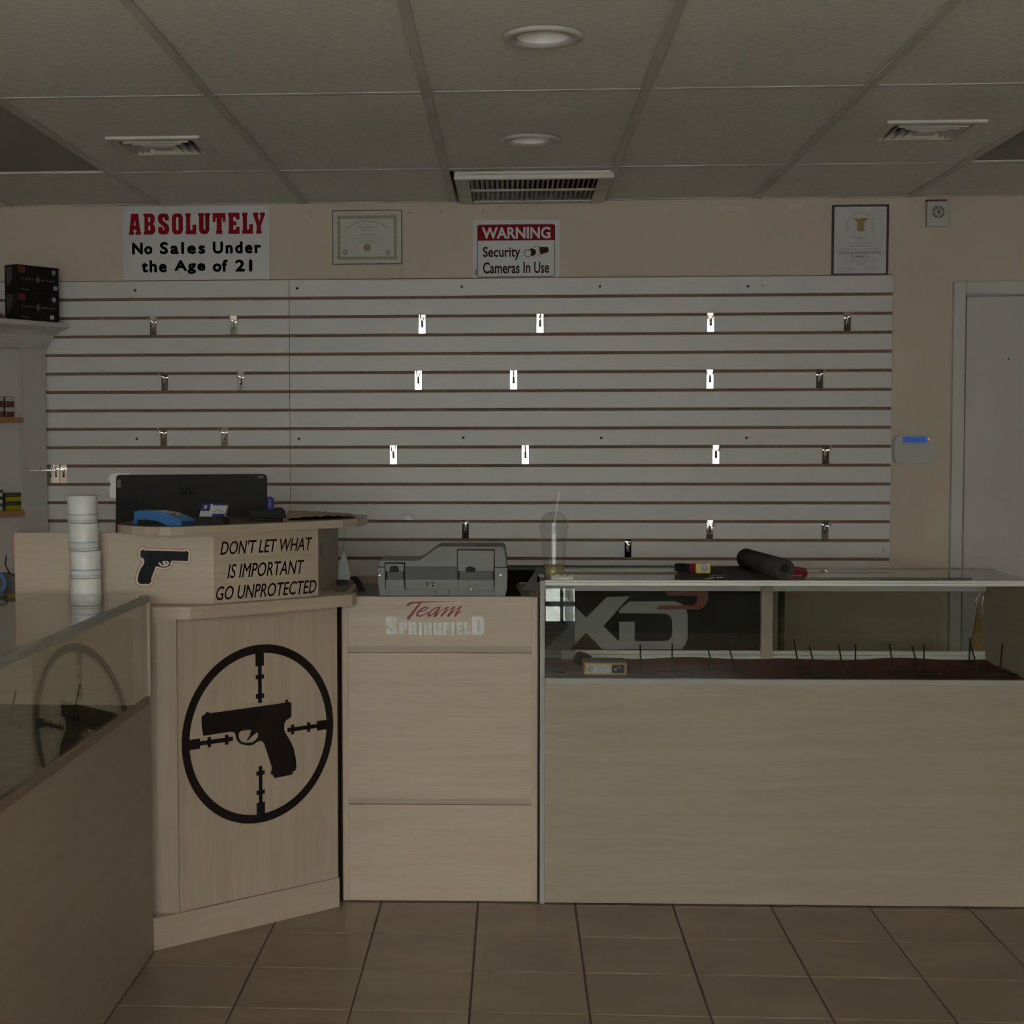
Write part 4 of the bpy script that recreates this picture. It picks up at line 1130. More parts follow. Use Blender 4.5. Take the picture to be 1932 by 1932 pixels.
BL = {
 'S': ([(1,.68),(.62,.68),(.62,.76),(.55,.82),(.42,.8),(.4,.72),(.5,.62),(.9,.45),(1,.34),(1,.14),(.84,0),(.16,0),(0,.14),(0,.34),(.38,.34),(.38,.24),(.45,.18),(.57,.19),(.6,.27),(.52,.36),(.12,.52),(0,.64),(0,.86),(.16,1),(.84,1),(1,.86)], []),
 'P': ([(0,0),(0,1),(.82,1),(1,.86),(1,.5),(.82,.36),(.44,.36),(.44,0)], [[(.44,.56),(.56,.56),(.6,.6),(.6,.76),(.56,.8),(.44,.8)]]),
 'R': ([(0,0),(0,1),(.82,1),(1,.86),(1,.56),(.88,.46),(1,.38),(1,0),(.6,0),(.6,.36),(.44,.36),(.44,0)], [[(.44,.56),(.56,.56),(.6,.6),(.6,.76),(.56,.8),(.44,.8)]]),
 'I': ([(0,0),(0,1),(1,1),(1,0)], []),
 'N': ([(0,0),(0,1),(.4,1),(.66,.45),(.66,1),(1,1),(1,0),(.62,0),(.36,.55),(.36,0)], []),
 'G': ([(1,.64),(.62,.64),(.62,.76),(.55,.82),(.46,.82),(.4,.76),(.4,.24),(.46,.18),(.6,.18),(.6,.36),(.5,.36),(.5,.52),(1,.52),(1,0),(.78,.04),(.6,0),(.18,0),(0,.14),(0,.86),(.18,1),(.84,1),(1,.86)], []),
 'F': ([(0,0),(0,1),(1,1),(1,.78),(.46,.78),(.46,.6),(.9,.6),(.9,.4),(.46,.4),(.46,0)], []),
 'E': ([(0,0),(0,1),(1,1),(1,.79),(.44,.79),(.44,.61),(.88,.61),(.88,.41),(.44,.41),(.44,.21),(1,.21),(1,0)], []),
 'L': ([(0,0),(0,1),(.44,1),(.44,.21),(1,.21),(1,0)], []),
 'D': ([(0,0),(0,1),(.8,1),(1,.84),(1,.16),(.8,0)], [[(.42,.18),(.56,.18),(.6,.24),(.6,.76),(.56,.82),(.42,.82)]]),
}
for ch, a, b, tall in (('S', 115, 320, 1), ('P', 352, 492, 0), ('R', 515, 655, 0), ('I', 690, 748, 0), ('N', 780, 912, 0), ('G', 940, 1088, 0), ('F', 1115, 1222, 0), ('I', 1255, 1312, 0), ('E', 1345, 1448, 0), ('L', 1478, 1588, 0), ('D', 1615, 1825, 1)):
    ua, ub = -.396 + (a - 115) * 1.8075e-4, -.396 + (b - 115) * 1.8075e-4
    za, zb = .8475, .9055 if tall else .8875
    q_ = lambda p: (ua + p[0] * (ub - ua), za + p[1] * (zb - za))
    mb.flat([q_(p) for p in BL[ch][0]], [[q_(p) for p in h] for h in BL[ch][1]], tf, .0008)
mb.build('silver_lettering', mSILVER, tpan, 'silver Springfield lettering')
TU = lambda X: -.396 + (X - 115) * 1.8075e-4
TV = lambda Y: .847 + (670 - Y) * 1.823e-4
strokes = [
    ([(500, 155), (545, 122), (640, 108), (800, 97), (1375, 95)], [52, 48, 36, 26, 9]),
    ([(720, 112), (640, 215), (570, 310), (510, 382)], [40, 48, 56, 58]),
    ([(705, 262), (785, 250), (845, 205), (815, 182), (745, 215), (672, 285), (662, 330), (705, 348), (790, 315), (850, 268)], [22, 24, 26, 26, 34, 42, 40, 26, 22, 20]),
    ([(1055, 190), (1000, 195), (915, 248), (852, 315), (868, 345), (935, 310), (1055, 200), (990, 300), (968, 345)], [34, 26, 28, 40, 36, 22, 30, 40, 38]),
    ([(975, 345), (1090, 240), (1205, 182), (1120, 290), (1080, 338)], [20, 18, 24, 36, 34]),
    ([(1085, 340), (1200, 240), (1320, 175), (1235, 290), (1195, 342)], [20, 18, 24, 36, 34]),
    ([(1200, 342), (1320, 240), (1432, 168), (1350, 280), (1318, 340), (1400, 268), (1478, 248)], [20, 18, 24, 36, 34, 18, 8]),
]
k = 1.8e-4
mbw = MB(); mbr = MB()
for pts, ws in strokes:
    P = [(TU(a), TV(b)) for a, b in pts]
    mbw.stroke(P, [w_ * k + .0032 for w_ in ws], tf, .0006); mbr.stroke(P, [w_ * k for w_ in ws], tf, .0010)
mbw.build('script_outline', mPINKW, tpan); mbr.build('script_lettering', mTEAMRED, tpan, 'faded red script reading Team')
MB(Mt).box(x1 + .0004, x1 + .004, .004, .06, .0, .966).build('red_gap_strip', mREDGAP, tc)
MB(Mt).box(x0 - .004, x0 - .0004, .004, .06, .0, .93).build('red_gap_strip', mREDGAP, tc)
MB(Mt).stroke([(.142, .2), (.166, .2085)], .002, lambda u, v, d: (u, .004 - d, v), .0006).build('scuff_mark', mMAPLED, tc)

# ================================================================== GLASS DISPLAY CASES
def display_case(name, loc, rz, length, label, rail_mat, post_mat, seed_mid=True, panel_mat=None):
    """local frame: x along the front (0..length), y into the case (0..0.5), z up"""
    t = thing(name, loc, label, 'display case', 'glass topped display cases', rz)
    return t, frame_of(t)
LC = 1.524
rc, Mc = display_case('glass_display_case', (.0865, 4.780, 0), .0166, LC, 'long maple and glass display case at the right with maroon cloth deck', mALU, mALUD)
DEPTH = .50
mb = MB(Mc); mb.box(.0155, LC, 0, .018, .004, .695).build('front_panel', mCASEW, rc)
MB(Mc).box(.0155, LC, -.001, .018, .6955, .712).build('deck_rail', mALUD, rc)
MB(Mc).box(0, .0152, -.002, .016, .0, 1.019, .001, 1).build('corner_post', mALUD, rc)
MB(Mc).box(LC, LC + .0155, 0, DEPTH, 0, 1.006).build('end_panel', mMAPLE, rc)
MB(Mc).box(.0, .0152, .017, DEPTH, 0, .70).build('end_panel', mMAPLE, rc)
MB(Mc).box(0.016, LC - .001, .482, .499, 0, .695).build('back_panel', mMAPLE, rc)
MB(Mc).box(0.016, LC - .001, .019, .481, .68, .6985).build('deck', mBROWN, rc)
# cloth deck with ripples
mb = MB(Mc); nx, ny = 90, 14; grid = []
for j in range(ny + 1):
    row = []
    for i in range(nx + 1):
        x = .017 + (LC - .019) * i / nx; y = .02 + .459 * j / ny
        edge = max(0, (j / ny - .8) * 5)
        z = .706 + .0022 * math.sin(x * 19 + y * 8) * math.sin(y * 14) + edge * (.004 + .006 * math.sin(x * 13 + 1) * math.sin(x * 4.1))
        row.append(mb.bm.verts.new(Mc @ Vector((x, y, z))))
    grid.append(row)
for j in range(ny):
    for i in range(nx):
        f = mb.bm.faces.new([grid[j][i], grid[j][i + 1], grid[j + 1][i + 1], grid[j + 1][i]]); f.smooth = True
mb.build('display_cloth', mMAROON, rc, 'maroon cloth lining the deck')
mb = MB(Mc)
mb.box(.0153, LC + .0155, -.003, .012, 1.0135, 1.0205, .001, 1).box(.0153, LC + .0155, -.001, .012, 1.0035, 1.0130, .001, 1)
mb.build('top_front_rail', mALU, rc)
MB(Mc).box(.0165, LC - .001, .004, .009, .7125, 1.003).build('front_glass', mGLASS, rc)
MB(Mc).box(.001, LC + .016, .0125, .430, 1.011, 1.017).build('top_glass', mGLASS, rc)
MB(Mc).box(.001, LC + .016, .4305, DEPTH + .005, .998, 1.0178, .001, 1).build('top_back_rail', mEDGE, rc)
yb = .478
MB(Mc).box(.0155, LC - .0005, yb, yb + .02, .940, .9975, .001, 1).build('back_header_track', mALU, rc)
mb = MB(Mc); mb.box(.0155, LC - .0005, yb, yb + .02, .722, .736, .001, 1).box(.0155, LC - .0005, yb - .006, yb + .02, .7085, .7215, .001, 1)
mb.build('back_lower_track', mALU, rc)
MB(Mc).box(.767, .806, yb - .012, yb + .0, .7095, .956, .001, 1).build('centre_stile', mMAPLE, rc)
MB(Mc).box(.81, LC - .004, yb + .009, yb + .013, .737, .9395).build('sliding_glass', mGLASSD, rc)
mb = MB(Mc); mb.box(.807, .816, yb + .008, yb + .014, .737, .9395).build('sliding_glass_edge', mBROWN, rc)
# black door panel with big lettering
pn = MB(Mc).box(.030, .766, yb + .006, yb + .011, .737, .9395).build('sliding_panel', mXDBACK, rc, 'black sliding back panel with silver and red lettering')
xf = lambda u, v, d: tuple(Mc @ Vector((u - .0865 - .006 + .006, yb + .006 - d, v)))
Xp = [[0.331,0.919],[0.409,0.921],[0.32,0.819],[0.4,0.739],[0.317,0.738],[0.261,0.796],[0.206,0.738],[0.122,0.738],[0.203,0.819],[0.118,0.919],[0.19,0.919],[0.261,0.848]]
Dp = [[0.407,0.903],[0.373,0.874],[0.374,0.863],[0.526,0.862],[0.539,0.859],[0.547,0.853],[0.552,0.845],[0.554,0.834],[0.555,0.795],[0.551,0.78],[0.543,0.771],[0.529,0.768],[0.427,0.767],[0.427,0.834],[0.374,0.834],[0.374,0.762],[0.402,0.739],[0.586,0.74],[0.6,0.756],[0.607,0.779],[0.607,0.853],[0.602,0.878],[0.594,0.889],[0.581,0.898],[0.561,0.905]]
Rp = [[0.53,0.938],[0.676,0.938],[0.676,0.911],[0.665,0.888],[0.647,0.877],[0.502,0.876],[0.508,0.89],[0.626,0.891],[0.636,0.899],[0.64,0.923],[0.542,0.923],[0.533,0.929]]
MB().flat(Xp, [], xf, .0008).flat(Dp, [], xf, .0008).build('panel_lettering', mXDGREY, pn, 'large silver letters XD')
MB().flat(Rp, [], xf, .0012).build('panel_numeral', mXDRED, pn, 'red stylised numeral')

# left case along x = -1.02
lc, Ml = display_case('glass_display_case', (-1.02, 2.435, 0), PI / 2, 1.83, 'maple and glass display case in the left foreground with reflecting glass', mALUD, mMAPLEV)
LL = 1.83
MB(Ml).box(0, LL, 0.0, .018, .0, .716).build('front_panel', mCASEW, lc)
MB(Ml).box(0, LL - .016, -.002, .010, .7165, .738, .001, 1).build('deck_rail', mBRONZE, lc)
MB(Ml).box(LL - .0155, LL, .0185, .5, 0, 1.004).build('end_panel', mMAPLE, lc)
MB(Ml).box(LL - .0155, LL, -.003, .018, .7165, 1.004).build('corner_post', mMAPLEV, lc)
MB(Ml).box(0, .016, .0185, .5, 0, 1.004).build('end_panel', mMAPLE, lc)
MB(Ml).box(.017, LL - .016, .484, .5, 0, .70).build('back_panel', mMAPLE, lc)
MB(Ml).box(.017, LL - .016, .019, .483, .686, .712).build('deck', plain('dark_brown_deck_cloth', (.085, .07, .05), .9, spec=.1, var=.3, scale=18), lc)
MB(Ml).box(0, LL - .016, -.004, .012, 1.005, 1.0235, .001, 1).build('top_front_rail', mALUD, lc)
MB(Ml).box(0.001, LL - .017, .004, .009, .7385, 1.0045).build('front_glass', mGLASS, lc)
MB(Ml).box(0, LL, .0125, .5, 1.0175, 1.0235).build('top_glass', mGLASS, lc)
MB(Ml).box(.017, LL - .016, .484, .5, .985, 1.0045, .001, 1).build('back_header_track', mALUD, lc)
MB(Ml).box(.017, LL - .016, .484, .5, .7005, .72, .001, 1).build('back_lower_track', mALUD, lc)
MB(Ml).box(.017, LL - .016, .49, .494, .721, .984).build('sliding_glass', mGLASSD, lc)

# ------------------------------------------------------------------ pistol stands
def make_stand():
    t = thing('pistol_stand', (0, 0, 0), '', 'stand', 'black wire pistol stands')
    mb = MB()
    mb.tube([(-.055, .005, .002), (-.03, .022, .003), (0, .020, .003), (.048, -.006, .002), (.004, -.034, .002)], .0025, 6)
    mb.build('base_wire', mBLACKP, t)
    MB().tube([(.004, -.034, .002), (.004, -.034, .014), (0, .018, .016)], .0025, 6).build('foot_wire', mBLACKP, t)
    MB().tube([(0, .018, .004), (-.002, .012, .03), (-.006, .004, .095)], .0026, 6).build('upright', mBLACKP, t)
    return t
stand0 = make_stand(); first = True
sp = [(.412, 4.887, 0, 'beside the small yellow box'), (.513, 4.914, .1, 'second from the yellow box'), (.645, 4.988, -.5, 'third from the yellow box'), (.710, 4.945, -.5, 'fourth from the yellow box'),
      (.932, 5.046, -.3, 'first right of the wooden stile'), (.956, 4.888, -.45, 'second right of the wooden stile'), (1.049, 4.914, -.3, 'third right of the wooden stile'), (1.091, 4.916, .1, 'fourth right of the wooden stile, upright'),
      (1.214, 4.944, -.25, 'fifth right of the wooden stile'), (1.281, 4.902, -.5, 'sixth right of the wooden stile, leaning'), (1.312, 4.936, .0, 'seventh right of the wooden stile, upright'),
      (1.501, 5.10, .1, 'at the back by the pine stick'), (1.474, 4.933, -.6, 'in front of the pair near the pine stick'), (1.554, 4.946, .2, 'rightmost in the right-hand case')]
for i, (x, y, rz, s_) in enumerate(sp):
    if i == 0: st = stand0
    else: st = copy_tree(stand0)
    st.location = (x, y, .7105); st.rotation_euler = (0, rz * .35, rz)
    st['label'] = 'black wire pistol stand, ' + s_
for i, (x, y, rz) in enumerate(((-1.17, 4.02, .4), (-1.30, 3.90, .9))):
    st = copy_tree(stand0); st.location = (x, y, .7125); st.rotation_euler = (0, .25, rz)
    st['label'] = ['black wire pistol stand in the left case, nearer its far end', 'black wire pistol stand in the left case, deeper behind the reflection'][i]

# yellow cartridge box
t = thing('cartridge_box', (.295, 4.94, .709), 'small orange-edged cartridge box with white label inside the case', 'box')
MB().box(.228, .364, 4.885, 4.995, .709, .7475, .001, 1).build('carton', mYELBOX, t)
MB().prism([(.230, 4.887), (.362, 4.887), (.358, 4.993), (.234, 4.993)], .7475, .7482).build('carton_top', mGREYO, t)
f8 = yframe(4.885)
MB().rect(.2345, .7145, .316, .7425, f8).build('white_label', mPAPER, t)
MB().rect(.316, .7155, .3565, .7415, f8).build('blue_label', mBLUEBLK, t)
mb = MB(); mb.disc(.247, .729, .0105, f8, .0008, 20, .0075).disc(.247, .729, .005, f8, .0008, 14)
mb.text('Pistol Cartridge Training', .262, .735, .310, .7395, f8).text('AMMUNITION', .270, .728, .302, .733, f8).text('50 rounds', .270, .721, .302, .7245, f8)
mb.disc(.328, .727, .005, f8, .001, 12).rect(.337, .7305, .344, .7355, f8, .001)
mb.build('label_print', mCERTB, t)
# black cloth bundles at the left end of the case
def blob(name, cx, cy, z0, sx, sy, sz, mat, label, cat, seed=1, n=16, m=10, rough=.25):
    rnd = random.Random(seed); ph = [rnd.uniform(0, 6) for _ in range(6)]
    mb = MB(); rings = []
    for j in range(m + 1):
        th = PI / 2 * j / m
        row = []
        for i in range(n):
            a = 2 * PI * i / n
            k = 1 + rough * (math.sin(3 * a + ph[0]) * .4 + math.sin(5 * a + ph[1] + 3 * th) * .35 + math.sin(7 * th + ph[2] + a) * .3)
            rx = (abs(math.cos(th)) ** .45) * k
            row.append(mb.bm.verts.new(Vector((cx + sx * rx * math.cos(a), cy + sy * rx * math.sin(a), z0 + sz * math.sin(th) * (1 + .15 * math.sin(2 * a + ph[3]))))))
        rings.append(row)
    for j in range(m):
        for i in range(n):
            f = mb.bm.faces.new([rings[j][i], rings[j][(i + 1) % n], rings[j + 1][(i + 1) % n], rings[j + 1][i]]); f.smooth = True
    mb.bm.faces.new(list(reversed(rings[0])))
    o = mb.build(name, mat)
    return single(o, label, cat)
blob('folded_cloth', .235, 5.15, .709, .032, .05, .032, mBLACKSW, 'black folded cloth behind the glass pane edge inside the case', 'cloth', 3)
blob('black_cloth_heap', .135, 4.95, .709, .035, .07, .022, mBLACKSW, 'black cloth heap in the dark left end of the case', 'cloth', 5)
# clear glass pane leaning inside the case, tilted to reflect the window
t = thing('leaning_pane', (.16, 5.16, .709), 'narrow glass pane leaning inside the case, reflecting the shop window', 'glass pane')
Mm = Matrix.Translation((.1605, 5.165, .712)) @ Matrix.Rotation(math.radians(-3.6), 4, 'X')
MB(Mm).box(-.0475, .0495, 0, .004, 0, .244).build('pane_glass', mLOOSEPANE, t)
MB(Mm).box(.0045, .0485, -.0012, -.0002, .006, .036).build('corner_label', mGREYPR, t)
# pine stick and wire hook seen through the right end
t = thing('pine_stick', (1.68, 5.62, 0), 'tapered yellow pine stick standing behind the right end of the case', 'wood')
MB(Matrix.Translation((-.012, 0, 0))).prism([(1.655, .0), (1.717, .0), (1.717, .70), (1.716, .787), (1.697, .845), (1.695, .862), (1.684, .862), (1.682, .845), (1.674, .787), (1.660, .70)], 5.60, 5.618, 'y').build('stick', mPINE, t)
t = thing('wire_hook', (1.66, 5.56, .79), 'bent chrome wire hook hanging over the pine stick', 'hook')
MB().tube([(1.667, 5.55, .94), (1.667, 5.55, .915), (1.655, 5.55, .897), (1.646, 5.55, .880), (1.648, 5.55, .865), (1.658, 5.55, .858), (1.667, 5.55, .866), (1.672, 5.55, .885), (1.674, 5.55, .94)], .0032, 8).build('upper_loop', mCHROMER, t)
MB().tube([(1.664, 5.55, .842), (1.673, 5.55, .828), (1.678, 5.55, .805), (1.682, 5.55, .785)], .0034, 8).build('lower_tail', mCHROMER, t)

# ================================================================== THINGS ON THE RIGHT CASE
zt = 1.0178
# iced drink cup
t = thing('drink_cup', (.133, 4.842, zt), 'clear plastic drink cup with dome lid, straw and leftover tea', 'cup')
c = (.131, 4.845, 0)
MB().lathe([(0, zt + .002), (.0305, zt + .001), (.031, zt + .004), (.0335, zt + .045), (.0375, zt + .10), (.0425, zt + .158), (.0435, zt + .164)], c, 36).build('cup_wall', mCUPG, t)
MB().lathe([(0, zt + .004), (.0295, zt + .004), (.0325, zt + .045), (0, zt + .045)], c, 32).build('tea', mLIQ, t)
mb = MB(); mb.lathe([(.0435, zt + .163), (.0475, zt + .164), (.0475, zt + .168), (.0435, zt + .170)], c, 36)
mb.build('lid_rim', mCUPG, t)
mb = MB(); pr = [(.0435, zt + .17), (.0435, zt + .178)]
for k in range(1, 8):
    a = PI / 2 * k / 8; pr.append((.0432 * math.cos(a), zt + .178 + .036 * math.sin(a)))
pr.append((.009, zt + .2135)); mb.lathe(pr, c, 36); mb.build('dome_lid', mCUPG, t)
MB().tube([(.114, 4.84, zt + .01), (.128, 4.845, zt + .15), (.1475, 4.85, zt + .272)], .0034, 10, cap=False).build('straw', mCUPG, t)
# crumpled wrapper
rnd = random.Random(4)
mb = MB(); n = 26; rows_ = []
for j in range(7):
    row = []
    for i in range(n):
        u = i / (n - 1); a = PI * j / 6
        w_ = .016 * math.sin(PI * min(max(u, .06), .94)) ** .35
        row.append(mb.bm.verts.new(Vector((.122 + u * .068, 4.797 + math.cos(a) * w_ * .8, zt + .0032 + math.sin(a) * (.015 + rnd.uniform(-.003, .004))))))
    rows_.append(row)
for j in range(6):
    for i in range(n - 1):
        mb.bm.faces.new([rows_[j][i], rows_[j][i + 1], rows_[j + 1][i + 1], rows_[j + 1][i]])
single(mb.build('crumpled_wrapper', mCREASE), 'crumpled pale see-through wrapper lying in front of the drink cup', 'wrapper')
# rubber mat with rolled end
t = thing('rubber_mat', (.70, 4.95, zt), 'dark grey rubber mat lying on the glass with its right end rolled up', 'mat')
MB().prism([(.518, 4.915), (.562, 4.878), (.545, 4.806), (.86, 4.808), (.82, 5.285), (.575, 5.285)], zt, zt + .004).build('flat_sheet', mBLACKM, t)
pa = Vector((.845, 4.812, zt + .036)); pb = Vector((.795, 5.270, zt + .036))
ax = (pb - pa).normalized(); sd = Vector((ax.y, -ax.x, 0)).normalized(); upv = Vector((0, 0, 1))
mb = MB(); turns = 3.2; ns = 90; strip = []
for e, P0 in enumerate((pa, pb)):
    o_, i_ = [], []
    for k in range(ns + 1):
        a = -PI / 2 - 2 * PI * turns * k / ns
        r = .035 - .0062 * turns * k / ns * 1.0
        for lst, rr in ((o_, r), (i_, r - .0052)):
            lst.append(mb.bm.verts.new(P0 + sd * (rr * math.cos(a)) + upv * (rr * math.sin(a))))
    strip.append((o_, i_))
for k in range(ns):
    for (A_, B_) in ((strip[0][0], strip[1][0]), (strip[1][1], strip[0][1])):
        f = mb.bm.faces.new([A_[k], A_[k + 1], B_[k + 1], B_[k]]); f.smooth = True
    mb.bm.faces.new([strip[0][1][k], strip[0][1][k + 1], strip[0][0][k + 1], strip[0][0][k]])
    mb.bm.faces.new([strip[1][0][k], strip[1][0][k + 1], strip[1][1][k + 1], strip[1][1][k]])
mb.build('rolled_end', mBLACKM, t)
# black and yellow tool
t = thing('utility_tool', (.60, 5.02, zt + .004), 'black and yellow handheld tool lying across the rubber mat', 'tool')
Mw = Matrix.Translation((.600, 5.06, zt + .0045)) @ Matrix.Rotation(-.75, 4, 'Z')
MB(Mw).box(-.075, .01, -.017, .017, 0, .026, .006, 2).build('handle', mBLACKP, t)
MB(Mw).box(-.012, .022, -.02, .02, .001, .03, .006, 2).build('collar', mREDTOOL, t)
Mw2 = Matrix.Translation((.6185, 5.022, zt + .0045)) @ Matrix.Rotation(-.12, 4, 'Z')
MB(Mw2).box(-.024, .024, -.015, .02, 0, .034, .006, 3).build('head', mYTOOL, t)
mb = MB(Mw2); mb.lathe([(0, -.002), (.012, -.0015), (.0125, .001)], (.004, -.015, .020), 20, 'y'); mb.build('lens', mKEYS, t)  # pale round disc on the yellow head
# key bunch
t = thing('key_bunch', (.635, 4.82, zt + .004), 'bunch of metal keys lying on the rubber mat', 'keys')
z0 = zt + .0045
mb = MB(); mb.tube([(.607 + .012 * math.cos(a * PI / 6), 4.80 + .010 * math.sin(a * PI / 6), z0 + .003) for a in range(12)], .0014, 6, cap=False); mb.build('key_ring', mCHROMER, t)
for i, (a, b, c2) in enumerate((((.615, 4.80), (.66, 4.835), .003), ((.61, 4.79), (.652, 4.806), .006), ((.62, 4.806), (.667, 4.85), .009))):
    mb = MB(); d_ = Vector((b[0] - a[0], b[1] - a[1], 0)); L_ = d_.length
    Mk = Matrix.Translation((a[0], a[1], z0 + c2)) @ Matrix.Rotation(math.atan2(d_.y, d_.x), 4, 'Z')
    mb.M = Mk; mb.lathe([(0, 0), (.009, .0005), (.009, .002), (0, .0025)], (.008, 0, 0), 12).box(.014, L_, -.0028, .0028, 0, .002)
    mb.build('key', mCHROMER, t)
MB().box(.596, .632, 4.792, 4.812, z0 + .0045, z0 + .011, .002, 2).build('black_fob', mBLACKP, t)
# red pliers behind roll
t = thing('red_pliers', (.915, 5.03, zt), 'red handled pliers poking out behind the rolled mat', 'tool')
MB().tube([(.86, 5.04, zt + .012), (.90, 5.045, zt + .020), (.930, 5.035, zt + .017), (.952, 5.03, zt + .012)], .008, 8).build('handle', mREDTOOL, t)
MB().tube([(.86, 5.01, zt + .008), (.90, 5.0, zt + .0085), (.950, 5.02, zt + .0085)], .008, 8).build('handle', mREDTOOL, t)
MB().box(.835, .862, 5.01, 5.045, zt + .0005, zt + .016, .003, 1).build('jaws', mCHROMER, t)
# loose glass shelf
t = thing('loose_glass_shelf', (1.17, 4.94, zt), 'loose clear glass shelf lying on the case top at the right', 'glass shelf')
MB().prism([(.915, 4.865), (1.435, 4.880), (1.452, 5.03), (.935, 5.03)], zt + .0002, zt + .0062).build('glass_sheet', mGLASS, t)
MB().prism([(.915, 4.8645), (1.435, 4.8795), (1.435, 4.8799), (.915, 4.8649)], zt + .0002, zt + .0062).build('dark_edge', mBROWN, t)

# ================================================================== GREY HARD CASE ON THE MIDDLE CABINET
gc = thing('hard_carry_case', (-.22, 4.95, .9665), 'grey moulded plastic hard case with stepped lid on the middle cabinet', 'case')
gx = lambda X: -.425 + (X - 79) * 2.3217e-4
gz = lambda Y: .9668 + (800 - Y) * 2.29e-4
YF = 4.803
def gp(pts): return [(gx(a), gz(b)) for a, b in pts]
lidp = gp([(85, 400), (85, 335), (95, 318), (120, 312), (600, 316), (650, 308), (700, 275), (850, 160), (905, 125), (950, 116), (1760, 116), (1795, 125), (1812, 150), (1835, 300), (1838, 395)])
mb = MB()
# front ring and set-back ring for a slightly tapering lid
n = len(lidp)
cxm, czm = gx(960), gz(400)
def ringpts(k, y, dz=0): return [(cxm + (p[0] - cxm) * k, y, czm + (p[1] - czm) * k + dz) for p in lidp]
R1 = ringpts(.985, YF + .006); R2 = ringpts(1.0, YF + .012); R3 = ringpts(1.0, YF + .19, .0); R4 = ringpts(.985, YF + .205)
vs = R1 + R2 + R3 + R4
fs = [(i + a * n, (i + 1) % n + a * n, (i + 1) % n + (a + 1) * n, i + (a + 1) * n) for a in range(3) for i in range(n)]
tri = tessellate_polygon([[Vector((p[0], p[1], 0)) for p in lidp]])
fs += [tuple(t_) for t_ in tri] + [tuple(i + 3 * n for i in t_) for t_ in tri]
mb.add(vs, fs); mb.build('lid', mGREYP, gc)
basep = gp([(92, 410), (1842, 410), (1842, 560), (1838, 690), (1815, 798), (115, 798), (102, 690), (88, 560)])
mb = MB(); mb.prism(basep, YF + .008, YF + .205, 'y'); mb.build('base', mGREYP, gc)
MB().prism(gp([(460, 400), (1200, 400), (1205, 570), (465, 570)]), YF + .002, YF + .008, 'y').build('recess', mGREYPD, gc)
MB().prism(gp([(470, 572), (1195, 572), (1190, 708), (475, 708)]), YF + .0, YF + .008, 'y').build('handle_plate', mGREYP, gc)
MB().prism(gp([(88, 396), (1842, 396), (1842, 404), (88, 404)]), YF + .004, YF + .0085, 'y').build('lid_seam', mBLACKP, gc)
MB().prism(gp([(860, 706), (1065, 706), (1053, 798), (877, 798)]), YF + .0055, YF + .0088, 'y').build('tab_gap', mBLACKP, gc)
MB().prism(gp([(460, 704), (1215, 704), (1215, 712), (460, 712)]), YF + .004, YF + .0088, 'y').build('plate_gap', mBLACKP, gc)
MB().prism(gp([(870, 712), (1055, 712), (1045, 790), (885, 790)]), YF + .003, YF + .0085, 'y').build('center_tab', mGREYP, gc)
# latches
for (a, b, top, mid, low) in ((195, 450, 352, 455, 570), (1175, 1665, 168, 455, 570)):
    MB().box(gx(a - 12), gx(b + 12), YF + .0005, YF + .010, gz(mid + 12), gz(top - 14), .003, 2).build('latch_gap', mBLACKP, gc)
    mb = MB(); mb.box(gx(a), gx(b), YF - .008, YF + .01, gz(mid), gz(top), .004, 2); mb.build('latch', mGREYP, gc)
    MB().prism(gp([(a + 25, 458), (b - 20, 458), (b - 20, 575), (a + 25, 575)]), YF - .001, YF + .008, 'y').build('latch_recess', mGREYPD, gc)
    mb = MB(); mb.box(gx(a + 5), gx(b), YF - .006, YF + .01, gz(728), gz(572), .004, 2); mb.build('latch_base', mGREYP, gc)
    mb = MB(); mb.prism(gp([(a - 8, 400), (a + 24, 455), (a + 24, 575), (a - 2, 700), (a - 8, 700)]), YF + .001, YF + .009, 'y').prism(gp([(b + 8, 400), (b - 18, 458), (b - 18, 575), (b + 10, 700), (b + 12, 700)]), YF + .001, YF + .009, 'y'); mb.build('latch_gap', mBLACKP, gc)
MB().prism(gp([(262, 400), (285, 380), (355, 380), (378, 405), (382, 465), (255, 465)]), YF - .011, YF - .007, 'y').build('latch_button', mBLACKP, gc)
MB().prism(gp([(1282, 400), (1310, 398), (1320, 385), (1385, 388), (1390, 402), (1418, 405), (1412, 462), (1290, 462)]), YF - .011, YF - .007, 'y').build('latch_button', mBLACKP, gc)
for X, Y, r in ((110, 515, .0046), (1748, 510, .0046), (1352, 700, .0036)):
    MB().lathe([(0, -.004), (r * .45, -.003), (r * .5, -.005), (r, -.004), (r, .003)], (gx(X), YF + (.008 if X != 1352 else -.006), gz(Y)), 18, 'y').build('rivet', mCHROME, gc)
fg = yframe(YF)
mb = MB(); mb.rect(gx(728), gz(682), gx(795), gz(605), fg, .0006).rect(gx(805), gz(682), gx(868), gz(605), fg, .0006); mb.build('warning_label', mGREYPR, gc)
mb = MB(); mb.rect(gx(735), gz(625), gx(790), gz(610), fg, .001).rect(gx(812), gz(625), gx(862), gz(610), fg, .001)
mb.flat([(gx(745), gz(635)), (gx(780), gz(635)), (gx(765), gz(672))], [], fg, .001).disc(gx(837), gz(655), .0035, fg, .001, 12); mb.build('label_print', mBLACKP, gc)

